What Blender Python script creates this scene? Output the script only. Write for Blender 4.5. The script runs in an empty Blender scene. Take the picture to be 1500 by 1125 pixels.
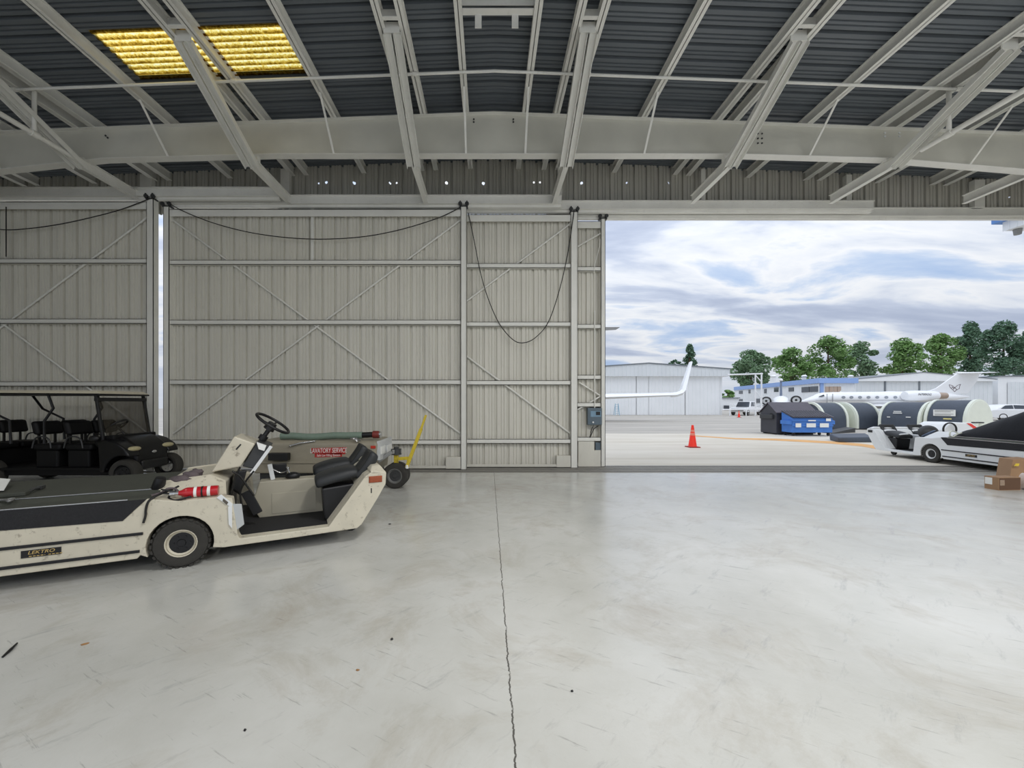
import bpy, bmesh, math, random
from mathutils import Vector, Matrix, noise
random.seed(7)
scn = bpy.context.scene
COL = scn.collection
F, PX, PY, H = 580.0, 716.0, 590.0, 1.6      # focal length in pixels, vanishing point, eye height

def P(px, py, Y): return Vector(((px-PX)/F*Y, Y, H+(PY-py)/F*Y))
def G(px, py, z=0.0):
    Y = F*(H-z)/(py-PY); return P(px, py, Y)
def X_(px, Y): return (px-PX)/F*Y
def Z_(py, Y): return H+(PY-py)/F*Y
def lin(c):
    c = c/255.0
    return c/12.92 if c <= .04045 else ((c+.055)/1.055)**2.4
def C(r, g, b): return (lin(r), lin(g), lin(b), 1)

# ---------------------------------------------------------------- materials
def _nt(name):
    m = bpy.data.materials.new(name); m.use_nodes = True
    nt = m.node_tree
    return m, nt, nt.nodes, nt.links, nt.nodes['Principled BSDF']
def mat(name, rgb, rough=.5, metal=0.0, var=.08, scale=4.0, bump=0.0, bscale=60.0, coat=0.0, spec=.5, scuff=0.0, scuffcol=(40,34,28), stretch=None):
    m, nt, N, L, b = _nt(name)
    col = C(*rgb)
    tc = N.new('ShaderNodeTexCoord'); src = tc.outputs['Object']
    if stretch:
        mp = N.new('ShaderNodeMapping'); mp.inputs['Scale'].default_value = stretch
        L.new(src, mp.inputs['Vector']); src = mp.outputs['Vector']
    nz = N.new('ShaderNodeTexNoise'); nz.inputs['Scale'].default_value = scale; nz.inputs['Detail'].default_value = 6
    L.new(src, nz.inputs['Vector'])
    mx = N.new('ShaderNodeMix'); mx.data_type = 'RGBA'
    mx.inputs['A'].default_value = tuple(max(0, c*(1-var*1.6)) for c in col[:3])+(1,)
    mx.inputs['B'].default_value = tuple(min(1, c*(1+var*1.6)) for c in col[:3])+(1,)
    L.new(nz.outputs['Fac'], mx.inputs['Factor'])
    out = mx.outputs['Result']
    if scuff > 0:
        n2 = N.new('ShaderNodeTexNoise'); n2.inputs['Scale'].default_value = 13; n2.inputs['Detail'].default_value = 9; n2.inputs['Roughness'].default_value = .72
        L.new(src, n2.inputs['Vector'])
        rp = N.new('ShaderNodeValToRGB'); rp.color_ramp.elements[0].position = .56; rp.color_ramp.elements[1].position = .66
        L.new(n2.outputs['Fac'], rp.inputs['Fac'])
        mu = N.new('ShaderNodeMath'); mu.operation = 'MULTIPLY'; mu.inputs[1].default_value = scuff
        L.new(rp.outputs['Color'], mu.inputs[0])
        m2 = N.new('ShaderNodeMix'); m2.data_type = 'RGBA'; m2.inputs['B'].default_value = C(*scuffcol)
        L.new(out, m2.inputs['A']); L.new(mu.outputs[0], m2.inputs['Factor']); out = m2.outputs['Result']
    L.new(out, b.inputs['Base Color'])
    b.inputs['Roughness'].default_value = rough; b.inputs['Metallic'].default_value = metal
    b.inputs['Specular IOR Level'].default_value = spec
    if coat: b.inputs['Coat Weight'].default_value = coat
    if bump:
        n3 = N.new('ShaderNodeTexNoise'); n3.inputs['Scale'].default_value = bscale; n3.inputs['Detail'].default_value = 5
        L.new(src, n3.inputs['Vector'])
        bp = N.new('ShaderNodeBump'); bp.inputs['Strength'].default_value = bump; bp.inputs['Distance'].default_value = .01
        L.new(n3.outputs['Fac'], bp.inputs['Height']); L.new(bp.outputs['Normal'], b.inputs['Normal'])
    return m
def glass(name, rgb, alpha=.35, rough=.05):
    m, nt, N, L, b = _nt(name)
    b.inputs['Base Color'].default_value = C(*rgb); b.inputs['Roughness'].default_value = rough
    b.inputs['Alpha'].default_value = alpha
    return m

# ---------------------------------------------------------------- mesh builder
FLIP = False
ORG = Vector((0, 0, 0))
class MB:
    def __init__(s): s.bm = bmesh.new()
    def verts(s, pts): return [s.bm.verts.new(Vector(p)) for p in pts]
    def poly(s, pts):
        return s.bm.faces.new(s.verts(pts))
    def box(s, x0, y0, z0, x1, y1, z1):
        return s.hexa([(x0,y0,z0),(x1,y0,z0),(x1,y1,z0),(x0,y1,z0),(x0,y0,z1),(x1,y0,z1),(x1,y1,z1),(x0,y1,z1)])
    def hexa(s, p):
        v = s.verts(p)
        for f in ((3,2,1,0),(4,5,6,7),(0,1,5,4),(1,2,6,5),(2,3,7,6),(3,0,4,7)): s.bm.faces.new([v[i] for i in f])
        return s
    def prism(s, pts, vec):
        vec = Vector(vec); n = len(pts)
        a = s.verts(pts); b = s.verts([Vector(p)+vec for p in pts])
        s.bm.faces.new(a[::-1]); s.bm.faces.new(b)
        for i in range(n): s.bm.faces.new((a[i], a[(i+1) % n], b[(i+1) % n], b[i]))
        return s
    def hull(s, pts):
        t = bmesh.new()
        for p in pts: t.verts.new(Vector(p))
        r = bmesh.ops.convex_hull(t, input=t.verts[:])
        junk = [g for g in r['geom_interior']+r['geom_unused'] if isinstance(g, bmesh.types.BMVert) and g.is_valid]
        if junk: bmesh.ops.delete(t, geom=list(set(junk)), context='VERTS')
        bmesh.ops.dissolve_limit(t, angle_limit=.02, verts=t.verts[:], edges=t.edges[:])
        me = bpy.data.meshes.new('tmp'); t.to_mesh(me); t.free(); s.bm.from_mesh(me); bpy.data.meshes.remove(me)
        return s
    def bar(s, p0, p1, w, h, up=(0,0,1)):
        p0, p1 = Vector(p0), Vector(p1); d = (p1-p0).normalized(); up = Vector(up)
        side = d.cross(up)
        if side.length < 1e-4: side = d.cross(Vector((1,0,0)))
        side.normalize(); u = side.cross(d).normalized()
        a, b = side*w/2, u*h/2
        s.hexa([p0-a-b, p0+a-b, p1+a-b, p1-a-b, p0-a+b, p0+a+b, p1+a+b, p1-a+b]); return s
    def tube(s, pts, r, n=8, closed=False, caps=True):
        pts = [Vector(p) for p in pts]; m = len(pts); rings = []
        rs = r if isinstance(r, (list, tuple)) else [r]*m
        prev = None
        for i, p in enumerate(pts):
            if closed: d = pts[(i+1) % m]-pts[(i-1) % m]
            else: d = pts[min(i+1, m-1)]-pts[max(i-1, 0)]
            d.normalize()
            if prev is None:
                u = d.cross(Vector((0,0,1)))
                if u.length < 1e-3: u = d.cross(Vector((1,0,0)))
            else:
                u = prev - d*prev.dot(d)
            u.normalize(); prev = u; w = d.cross(u)
            rings.append(s.verts([p+(u*math.cos(k*2*math.pi/n)+w*math.sin(k*2*math.pi/n))*rs[i] for k in range(n)]))
        for i in range(m if closed else m-1):
            a, b = rings[i], rings[(i+1) % m]
            for k in range(n): s.bm.faces.new((a[k], a[(k+1) % n], b[(k+1) % n], b[k]))
        if caps and not closed:
            s.bm.faces.new(rings[0][::-1]); s.bm.faces.new(rings[-1])
        return s
    def lathe(s, prof, o, axis, n=24, closed=False):
        o, ax = Vector(o), Vector(axis).normalized()
        u = ax.cross(Vector((0,0,1)))
        if u.length < 1e-3: u = Vector((1,0,0))
        u.normalize(); w = ax.cross(u)
        rings = []
        for r, h in prof:
            if r < 1e-5: rings.append(s.verts([o+ax*h]))
            else: rings.append(s.verts([o+ax*h+(u*math.cos(k*2*math.pi/n)+w*math.sin(k*2*math.pi/n))*r for k in range(n)]))
        m = len(rings)
        for i in range(m if closed else m-1):
            a, b = rings[i], rings[(i+1) % m]
            for k in range(n):
                k2 = (k+1) % n
                if len(a) == 1 and len(b) == 1: continue
                if len(a) == 1: s.bm.faces.new((a[0], b[k2], b[k]))
                elif len(b) == 1: s.bm.faces.new((a[k], a[k2], b[0]))
                else: s.bm.faces.new((a[k], a[k2], b[k2], b[k]))
        return s
    def cyl(s, p0, p1, r0, r1=None, n=16):
        p0, p1 = Vector(p0), Vector(p1); r1 = r0 if r1 is None else r1; h = (p1-p0).length
        return s.lathe([(0,0),(r0,0),(r1,h),(0,h)], p0, p1-p0, n)
    def blob(s, c, r, seg=12, amp=0.0, seed=0):
        t = bmesh.new(); bmesh.ops.create_uvsphere(t, u_segments=seg, v_segments=max(6, seg*2//3), radius=1)
        for v in t.verts:
            k = 1+amp*noise.noise(v.co*2.1+Vector((seed*3.7, seed*1.3, 0)))
            v.co = Vector((v.co.x*r[0]*k, v.co.y*r[1]*k, v.co.z*r[2]*k))+Vector(c)
        me = bpy.data.meshes.new('tmp'); t.to_mesh(me); t.free(); s.bm.from_mesh(me); bpy.data.meshes.remove(me)
        return s
    def build(s, name, m, parent=None, bevel=0.0, smooth=None, seg=2, recalc=True):
        bm = s.bm
        if FLIP:
            for v in bm.verts: v.co.y = -v.co.y
        if ORG.length > 0:
            bmesh.ops.translate(bm, verts=bm.verts[:], vec=-ORG)
        if recalc: bmesh.ops.recalc_face_normals(bm, faces=bm.faces[:])
        me = bpy.data.meshes.new(name); bm.to_mesh(me); bm.free()
        if smooth:
            for p in me.polygons: p.use_smooth = True
            me.set_sharp_from_angle(angle=math.radians(smooth))
        me.materials.append(m)
        o = bpy.data.objects.new(name, me); COL.objects.link(o)
        if parent: o.parent = parent
        if bevel:
            md = o.modifiers.new('bevel', 'BEVEL'); md.width = bevel; md.segments = seg; md.limit_method = 'ANGLE'; md.angle_limit = math.radians(35)
        return o

def thing(name, label, cat, loc=(0,0,0), rotz=0.0, group=None, local=False):
    global ORG
    o = bpy.data.objects.new(name, None); COL.objects.link(o)
    o.empty_display_size = .2
    o.location = loc; o.rotation_euler = (0,0,rotz)
    o['label'] = label; o['category'] = cat
    if group: o['group'] = group
    ORG = Vector((0,0,0)) if local else Vector(loc)
    return o
def done():
    global ORG
    ORG = Vector((0,0,0))
def tag(o, label, cat, group=None, kind=None):
    o['label'] = label; o['category'] = cat
    if group: o['group'] = group
    if kind: o['kind'] = kind
    return o
def rebase(o, loc):
    loc = Vector(loc); o.data.transform(Matrix.Translation(-loc)); o.location = loc; return o
def struct(o):
    o['kind'] = 'structure'; return o
def struct_root(name, loc=(0,0,0)):
    o = bpy.data.objects.new(name, None); COL.objects.link(o); o.location = loc; o['kind'] = 'structure'; return o

def lettering(name, text, origin, xdir, up, size, m, parent, depth=.002, shear=0.0, font_scale_x=1.0, align='CENTER', bold=0.0):
    cu = bpy.data.curves.new('txt', 'FONT'); cu.body = text; cu.size = size; cu.extrude = depth; cu.shear = shear
    cu.offset = bold*size; cu.align_x = align; cu.align_y = 'CENTER'; cu.resolution_u = 3
    to = bpy.data.objects.new('txt', cu); COL.objects.link(to)
    dg = bpy.context.evaluated_depsgraph_get()
    me = bpy.data.meshes.new_from_object(to.evaluated_get(dg))
    bpy.data.objects.remove(to); bpy.data.curves.remove(cu)
    x = Vector(xdir).normalized(); y = Vector(up); y = (y-x*y.dot(x)).normalized(); z = x.cross(y)
    o = Vector(origin)-ORG
    mt = Matrix(((x.x*font_scale_x, y.x, z.x, o.x), (x.y*font_scale_x, y.y, z.y, o.y), (x.z*font_scale_x, y.z, z.z, o.z), (0,0,0,1)))
    me.transform(mt); me.materials.clear(); me.materials.append(m); me.name = name
    ob = bpy.data.objects.new(name, me); COL.objects.link(ob); ob.parent = parent
    return ob

# ---------------------------------------------------------------- palette
M_door   = mat('door_paint', (214,211,200), .5, var=.07, scale=1.3, stretch=(3,3,.35), scuff=.12, scuffcol=(120,105,80))
M_steel  = mat('painted_steel', (228,227,220), .5, var=.05, scale=3)
M_roofst = mat('roof_steel', (228,227,221), .5, var=.07, scale=2.5, scuff=.1, scuffcol=(130,110,85))
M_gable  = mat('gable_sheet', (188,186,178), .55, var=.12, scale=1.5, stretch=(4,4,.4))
M_cream  = mat('worn_cream_paint', (206,199,180), .45, var=.09, scale=5, scuff=.55, scuffcol=(92,76,56))
M_creamL = mat('console_beige_paint', (176,170,152), .5, var=.06, scale=4)
M_white  = mat('white_paint', (226,228,228), .4, var=.03, scale=4)
M_black  = mat('black_plastic', (20,20,22), .45, var=.2, scale=8)
M_gloss  = mat('black_gloss_body', (7,7,10), .35, var=.2, scale=6, spec=.4)
M_cart   = mat('cart_black', (9,9,11), .6, var=.2, scale=6, spec=.3)
M_rubber = mat('tyre_rubber', (52,50,46), .8, var=.2, scale=14, bump=.3)
M_mat    = mat('ribbed_black_mat', (34,34,35), .85, var=.25, scale=30, bump=.5, bscale=140)
M_deck   = mat('olive_rubber_deck', (66,68,60), .75, var=.15, scale=10, bump=.3, bscale=120)
M_grit   = mat('black_grit_strip', (33,33,36), .8, var=.35, scale=60, bump=.5, bscale=220)
M_seat   = mat('dark_vinyl_seat', (40,42,44), .55, var=.15, scale=10, bump=.15)
M_red    = mat('extinguisher_red', (186,22,34), .3, var=.08, coat=.3)
M_chrome = mat('bright_metal', (205,205,205), .25, metal=.9, var=.05)
M_grey   = mat('grey_metal', (136,136,134), .45, metal=.4, var=.1)
M_dkgrey = mat('dark_grey_metal', (66,67,68), .5, metal=.3, var=.1)
M_lav    = mat('lavatory_beige_grey', (150,143,126), .5, var=.06, scale=3, scuff=.1, scuffcol=(90,80,66))
M_hose   = mat('green_hose', (120,138,124), .5, var=.1, scale=12)
M_yellow = mat('yellow_handle_paint', (206,182,52), .45, var=.1, scale=14, scuff=.2)
M_label  = mat('white_sticker', (236,236,232), .5, var=.02)
M_decal  = mat('red_decal', (176,48,44), .5, var=.05)
M_gold   = mat('gold_lettering', (205,176,110), .4, var=.05)
M_cable  = mat('black_cable', (26,25,24), .6, var=.1)
M_amber  = mat('amber_lens', (150,72,40), .25, var=.25, scale=60)
M_headl  = mat('headlight_lens', (190,180,140), .12, var=.2, scale=40, spec=.8)
M_wind   = glass('tinted_windshield', (60,55,46), .45)
M_box    = mat('electrical_box_grey', (92,106,116), .45, metal=.2, var=.06)
M_cardb  = mat('cardboard', (154,122,92), .8, var=.08, scale=6)
M_cardd  = mat('printed_brown_cardboard', (96,70,52), .8, var=.08, scale=6)
M_orange = mat('cone_orange', (255,52,30), .5, var=.04)
M_blue   = mat('dumpster_blue', (66,122,200), .5, var=.1, scale=4, scuff=.25, scuffcol=(70,80,100))
M_dump   = mat('charcoal_dumpster', (62,62,68), .55, var=.15, scale=3, scuff=.2, scuffcol=(90,90,94))
M_arch   = mat('charcoal_cover', (70,78,90), .6, var=.15, scale=2, scuff=.2, scuffcol=(110,116,124))
M_rim    = mat('cream_rim', (224,228,214), .5, var=.04)
M_jet    = mat('jet_white', (240,241,242), .25, var=.02, coat=.3)
M_jetg   = mat('jet_grey', (150,152,156), .4, var=.05)
M_win    = mat('dark_window', (58,64,72), .15, var=.15, spec=.7)
M_bldg   = mat('building_white', (240,242,243), .6, var=.04, scale=.6)
M_bldgg  = mat('building_pale_grey', (222,226,228), .6, var=.05, scale=.6)
M_fascia = mat('blue_fascia', (146,176,226), .5, var=.05)
M_steelb = mat('roof_trim_grey', (120,126,132), .5, var=.05)
M_bark   = mat('bark', (92,74,58), .9, var=.2, scale=8)
M_tarp   = mat('black_canvas', (9,10,15), .6, var=.2, spec=.25, scale=5, bump=.3, bscale=18)
M_rag    = mat('grey_rag', (98,88,90), .9, var=.2, scale=20, bump=.4)
M_skin   = None
def leafmat(name, rgb):
    m, nt, N, L, b = _nt(name)
    tc = N.new('ShaderNodeTexCoord'); nz = N.new('ShaderNodeTexNoise'); nz.inputs['Scale'].default_value = .8; nz.inputs['Detail'].default_value = 4
    L.new(tc.outputs['Object'], nz.inputs['Vector'])
    rp = N.new('ShaderNodeValToRGB'); e = rp.color_ramp.elements
    c = C(*rgb); e[0].position = .3; e[1].position = .7
    e[0].color = tuple(x*.55 for x in c[:3])+(1,); e[1].color = tuple(min(1, x*1.5) for x in c[:3])+(1,)
    L.new(nz.outputs['Fac'], rp.inputs['Fac']); L.new(rp.outputs['Color'], b.inputs['Base Color'])
    b.inputs['Roughness'].default_value = .7
    return m
M_leafA = leafmat('pine_needles', (118,146,110))
M_leafB = leafmat('broad_leaves', (122,156,92))
M_leafC = leafmat('dark_needles', (96,126,100))

# ---------------------------------------------------------------- camera
cd = bpy.data.cameras.new('camera'); cam = bpy.data.objects.new('camera', cd); COL.objects.link(cam)
cam.location = (0, 0, H); cam.rotation_euler = (math.radians(90), 0, 0)
cd.sensor_fit = 'HORIZONTAL'; cd.sensor_width = 36; cd.lens = F/1500*36
cd.shift_x = (750-PX)/1500; cd.shift_y = (PY-562.5)/1500
cd.clip_start = .05; cd.clip_end = 1000
scn.camera = cam
vs = scn.view_settings; vs.view_transform = 'Standard'; vs.look = 'None'; vs.gamma = 1; vs.use_curve_mapping = False; vs.exposure = 0.0

# ---------------------------------------------------------------- sky
w = bpy.data.worlds.new('overcast_sky'); scn.world = w; w.use_nodes = True
nt = w.node_tree; N = nt.nodes; L = nt.links; N.clear()
out = N.new('ShaderNodeOutputWorld'); bg = N.new('ShaderNodeBackground')
tc = N.new('ShaderNodeTexCoord'); sp = N.new('ShaderNodeSeparateXYZ'); L.new(tc.outputs['Generated'], sp.inputs[0])
def math_(op, a, b=None, clamp=False):
    n = N.new('ShaderNodeMath'); n.operation = op; n.use_clamp = clamp
    for i, x in enumerate((a, b)):
        if x is None: continue
        if isinstance(x, (int, float)): n.inputs[i].default_value = x
        else: L.new(x, n.inputs[i])
    return n.outputs[0]
z = math_('MAXIMUM', sp.outputs['Z'], 0.0)
zz = math_('ADD', z, .16)
cb = N.new('ShaderNodeCombineXYZ'); L.new(math_('DIVIDE', sp.outputs['X'], zz), cb.inputs[0]); L.new(math_('DIVIDE', sp.outputs['Y'], zz), cb.inputs[1])
mp = N.new('ShaderNodeMapping'); mp.inputs['Scale'].default_value = (1.0, 2.0, 1); mp.inputs['Location'].default_value = (3.4, 1.7, 0); L.new(cb.outputs[0], mp.inputs['Vector'])
n1 = N.new('ShaderNodeTexNoise'); n1.inputs['Scale'].default_value = .9; n1.inputs['Detail'].default_value = 8; n1.inputs['Roughness'].default_value = .54; n1.inputs['Distortion'].default_value = .35
L.new(mp.outputs[0], n1.inputs['Vector'])
r1 = N.new('ShaderNodeValToRGB'); e = r1.color_ramp.elements
e[0].position = .30; e[0].color = C(160,188,228); e[1].position = .74; e[1].color = C(166,178,204)
for pos, c in ((.40, (196,213,238)), (.46, (240,243,248)), (.51, (226,232,242)), (.56, (200,210,229)), (.62, (184,195,217))):
    q = e.new(pos); q.color = C(*c)
L.new(n1.outputs['Fac'], r1.inputs['Fac'])
# pale haze towards the horizon
hz = N.new('ShaderNodeMix'); hz.data_type = 'RGBA'; hz.inputs['B'].default_value = C(226,234,246)
L.new(math_('SUBTRACT', 1.0, math_('MULTIPLY', z, 9.0, True), True), hz.inputs['Factor']); L.new(r1.outputs['Color'], hz.inputs['A'])
# an overcast sky is about three times as bright overhead as at the horizon
L.new(hz.outputs['Result'], bg.inputs['Color'])
L.new(math_('MULTIPLY', math_('ADD', math_('MULTIPLY', z, 1.3), 1.0), .80), bg.inputs['Strength'])
L.new(bg.outputs[0], out.inputs[0])
SUN_E = 0.5
FILL_E = 275.0
# ================================================================ hangar shell
EDGE = 9.05                         # front edge of the hangar slab
RIDGE = .1; SLOPE = .039
def zpur(x): return 7.5-SLOPE*abs(x-RIDGE)      # underside of the purlins
PUR = .2
def zdeck(x): return zpur(x)+PUR

def floor_material():
    m, nt, N, L, b = _nt('sealed_concrete')
    tc = N.new('ShaderNodeTexCoord'); src = tc.outputs['Object']
    def nz(scale, det=6, rough=.55, stretch=None, dist=0):
        s = src
        if stretch:
            m0 = N.new('ShaderNodeMapping'); m0.inputs['Rotation'].default_value = (0,0,stretch[3]); L.new(src, m0.inputs['Vector']); mp = N.new('ShaderNodeMapping'); mp.inputs['Scale'].default_value = stretch[:3]; L.new(m0.outputs[0], mp.inputs['Vector']); s = mp.outputs[0]
        n = N.new('ShaderNodeTexNoise'); n.inputs['Scale'].default_value = scale; n.inputs['Detail'].default_value = det; n.inputs['Roughness'].default_value = rough; n.inputs['Distortion'].default_value = dist
        L.new(s, n.inputs['Vector']); return n.outputs['Fac']
    def ramp(f, stops):
        r = N.new('ShaderNodeValToRGB'); e = r.color_ramp.elements
        e[0].position, e[0].color = stops[0]; e[1].position, e[1].color = stops[-1]
        for p, c in stops[1:-1]:
            q = e.new(p); q.color = c
        L.new(f, r.inputs['Fac']); return r.outputs['Color']
    def mix(a, bb, f):
        x = N.new('ShaderNodeMix'); x.data_type = 'RGBA'
        for k, v in (('A', a), ('B', bb)):
            if isinstance(v, tuple): x.inputs[k].default_value = v
            else: L.new(v, x.inputs[k])
        if isinstance(f, float): x.inputs['Factor'].default_value = f
        else: L.new(f, x.inputs['Factor'])
        return x.outputs['Result']
    def mth(op, a, bb=None):
        n = N.new('ShaderNodeMath'); n.operation = op
        for i, x in enumerate((a, bb)):
            if x is None: continue
            if isinstance(x, (int, float)): n.inputs[i].default_value = x
            else: L.new(x, n.inputs[i])
        return n.outputs[0]
    W, K = (1,1,1,1), (0,0,0,1)
    base = ramp(nz(.55, 8, .6), [(.3, C(182,181,174)), (.5, C(199,199,194)), (.72, C(214,214,211))])
    # brown-grey stains, dry brush streaks and fine scratches, all with their own shapes
    st = ramp(nz(1.1, 9, .7, None, .6), [(.50, K), (.72, W)])
    base = mix(base, C(160,150,132), mth('MULTIPLY', st, .6))
    s1 = ramp(nz(4, 10, .74, (.45, 1.9, 1, -.75)), [(.57, K), (.68, W)])
    base = mix(base, C(150,150,150), mth('MULTIPLY', s1, .42))
    s2 = ramp(nz(8, 9, .72, (.3, 3.6, 1, .5)), [(.60, K), (.67, W)])
    base = mix(base, C(110,108,106), mth('MULTIPLY', s2, .42))
    pk = ramp(nz(14, 6, .8), [(.70, K), (.76, W)])
    base = mix(base, C(120,112,100), mth('MULTIPLY', pk, .6))
    # the long crack at x = 0.12
    sx = N.new('ShaderNodeSeparateXYZ'); L.new(src, sx.inputs[0])
    wob = mth('MULTIPLY', mth('SUBTRACT', nz(7, 5, .75, (.05, 1, 1, 0)), .5), .05)
    d = mth('ABSOLUTE', mth('SUBTRACT', mth('ADD', sx.outputs['X'], wob), .12))
    wd = mth('ADD', .0015, mth('MULTIPLY', nz(9, 6, .8, (.3, 1, 1, 0)), .006))
    cr = mth('LESS_THAN', d, wd)
    brk = ramp(nz(3.5, 8, .8, (.05, 2, 1, 0)), [(.36, K), (.46, W)])
    base = mix(base, C(46,40,34), mth('MULTIPLY', mth('MULTIPLY', cr, brk), .85))
    L.new(base, b.inputs['Base Color'])
    rr = ramp(nz(1.6, 8, .65, (.6, 2, 1, .4)), [(.35, (.14,)*3+(1,)), (.65, (.27,)*3+(1,))])
    L.new(rr, b.inputs['Roughness'])
    bp = N.new('ShaderNodeBump'); bp.inputs['Strength'].default_value = .25; bp.inputs['Distance'].default_value = .004
    L.new(nz(30, 6, .7), bp.inputs['Height']); L.new(bp.outputs['Normal'], b.inputs['Normal'])
    b.inputs['Specular IOR Level'].default_value = .8
    return m
def apron_material():
    m, nt, N, L, b = _nt('apron_paving')
    tc = N.new('ShaderNodeTexCoord'); sx = N.new('ShaderNodeSeparateXYZ'); L.new(tc.outputs['Object'], sx.inputs[0])
    mp = N.new('ShaderNodeMapping'); mp.inputs['Scale'].default_value = (.12, .9, 1); L.new(tc.outputs['Object'], mp.inputs['Vector'])
    n = N.new('ShaderNodeTexNoise'); n.inputs['Scale'].default_value = 1.2; n.inputs['Detail'].default_value = 8; n.inputs['Roughness'].default_value = .65; L.new(mp.outputs[0], n.inputs['Vector'])
    r1 = N.new('ShaderNodeValToRGB'); e = r1.color_ramp.elements
    e[0].position = .35; e[0].color = C(196,188,172); e[1].position = .65; e[1].color = C(216,210,198)
    r2 = N.new('ShaderNodeValToRGB'); e = r2.color_ramp.elements
    e[0].position = .35; e[0].color = C(160,155,146); e[1].position = .65; e[1].color = C(192,186,176)
    L.new(n.outputs['Fac'], r1.inputs['Fac']); L.new(n.outputs['Fac'], r2.inputs['Fac'])
    g = N.new('ShaderNodeMath'); g.operation = 'GREATER_THAN'; g.inputs[1].default_value = 20.6; L.new(sx.outputs['Y'], g.inputs[0])
    x = N.new('ShaderNodeMix'); x.data_type = 'RGBA'; L.new(g.outputs[0], x.inputs['Factor']); L.new(r1.outputs['Color'], x.inputs['A']); L.new(r2.outputs['Color'], x.inputs['B'])
    L.new(x.outputs['Result'], b.inputs['Base Color']); b.inputs['Roughness'].default_value = .8
    return m
WL, WR, BACK = -15.0, 17.5, -9.0
mb = MB(); mb.box(WL, BACK, -.25, WR, EDGE, 0); struct(mb.build('floor', floor_material()))
mb = MB(); mb.box(-90, EDGE, -.3, 190, 240, 0); struct(mb.build('ground', apron_material()))
# sunken rails of the sliding doors across the threshold
M_rail = mat('rail_steel', (120,118,114), .5, metal=.3, var=.15)
M_thr = mat('threshold_concrete', (150,147,140), .75, var=.12, scale=5)
DY = [9.2, 9.43, 9.66, 9.89]       # the four tracks
mb = MB(); mb.box(WL, EDGE, -.02, WR, 10.1, .003); struct(mb.build('trim_1', M_thr))
for k, y in enumerate(DY):
    mb = MB(); mb.box(WL, y-.03, .0, WR, y-.012, .012); mb.box(WL, y+.012, .0, WR, y+.03, .012)
    struct(mb.build('trim_%d' % (k+2), M_rail))

# corrugated sheets -------------------------------------------------------
RIB = .305
def profile(d=1.0):                 # one rib period: (offset, depth); wide pan, dark major rib, two minor ribs
    return [(0,0), (.010,.050*d), (.056,.050*d), (.066,0), (.142,0), (.150,.018*d), (.166,.018*d), (.174,0), (.216,0), (.224,.018*d), (.240,.018*d), (.248,0)]
def rib_points(a, b, d=1.0):
    pts = []; x = a
    while x < b:
        for o, h in profile(d):
            if x+o < b: pts.append((x+o, h))
        x += RIB
    pts.append((b, 0)); return pts
def sheet(x0, x1, y, z0, z1):       # upright sheet in the X-Z plane, ribs run up, ribs recede to +Y
    mb = MB(); pr = None
    z1f = z1 if callable(z1) else (lambda x: z1)
    for x, h in rib_points(x0, x1):
        c = mb.verts([(x, y+h, z0), (x, y+h, z1f(x))])
        if pr: mb.bm.faces.new((pr[0], c[0], c[1], pr[1]))
        pr = c
    return mb

# ceiling: ribs run across (along X), spaced in Y, with an opening for the skylight
SK = (-6.25, -3.3, 6.27, 6.27+RIB*2.6)
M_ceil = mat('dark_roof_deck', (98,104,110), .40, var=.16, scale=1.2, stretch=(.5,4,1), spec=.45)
ys = rib_points(BACK, 10.15)
def roofz(x, h): return zdeck(x)+h*1.3
mb = MB()
for (xa, xb, hole) in ((WL, SK[0], 0), (SK[0], SK[1], 1), (SK[1], RIDGE, 0), (RIDGE, WR, 0)):
    pr = None
    for y, h in ys:
        c = mb.verts([(xa, y, roofz(xa, h)), (xb, y, roofz(xb, h))])
        if pr and not (hole and SK[2]-.02 < (y+py)/2 < SK[3]): mb.bm.faces.new((pr[0], pr[1], c[1], c[0]))
        pr = c; py = y
o = struct(mb.build('ceiling', M_ceil, recalc=False))
# translucent yellow skylight panel, lit by the sky above it
m, nt_, N_, L_, b_ = _nt('yellowed_skylight')
N_.remove(b_); outn = N_['Material Output']
tr = N_.new('ShaderNodeBsdfTranslucent'); gl = N_.new('ShaderNodeBsdfTransparent'); mxs = N_.new('ShaderNodeMixShader')
tcn = N_.new('ShaderNodeTexCoord'); nzn = N_.new('ShaderNodeTexNoise'); nzn.inputs['Scale'].default_value = 22; nzn.inputs['Detail'].default_value = 6; nzn.inputs['Roughness'].default_value = .8
L_.new(tcn.outputs['Object'], nzn.inputs['Vector'])
sxn = N_.new('ShaderNodeSeparateXYZ'); L_.new(tcn.outputs['Object'], sxn.inputs[0])
def m_(op, a, b):
    n = N_.new('ShaderNodeMath'); n.operation = op
    for i, x in enumerate((a, b)):
        if isinstance(x, (int, float)): n.inputs[i].default_value = x
        else: L_.new(x, n.inputs[i])
    return n.outputs[0]
wv = m_('SINE', m_('MULTIPLY', m_('SUBTRACT', sxn.outputs['Y'], SK[2]), 2*math.pi/.113), 0)     # darker bands follow the valleys of the panel
fac = m_('ADD', m_('MULTIPLY', wv, .20), m_('ADD', m_('MULTIPLY', nzn.outputs['Fac'], 1.3), -.13))
rpn = N_.new('ShaderNodeValToRGB'); e_ = rpn.color_ramp.elements
e_[0].position = .28; e_[0].color = C(110,78,14); e_[1].position = .80; e_[1].color = C(255,248,196)
q_ = e_.new(.50); q_.color = C(206,164,56)
q_ = e_.new(.64); q_.color = C(253,226,120)
L_.new(fac, rpn.inputs['Fac']); L_.new(rpn.outputs['Color'], tr.inputs['Color']); L_.new(rpn.outputs['Color'], gl.inputs['Color'])
mxs.inputs[0].default_value = .35; L_.new(tr.outputs[0], mxs.inputs[1]); L_.new(gl.outputs[0], mxs.inputs[2]); L_.new(mxs.outputs[0], outn.inputs['Surface'])
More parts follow.
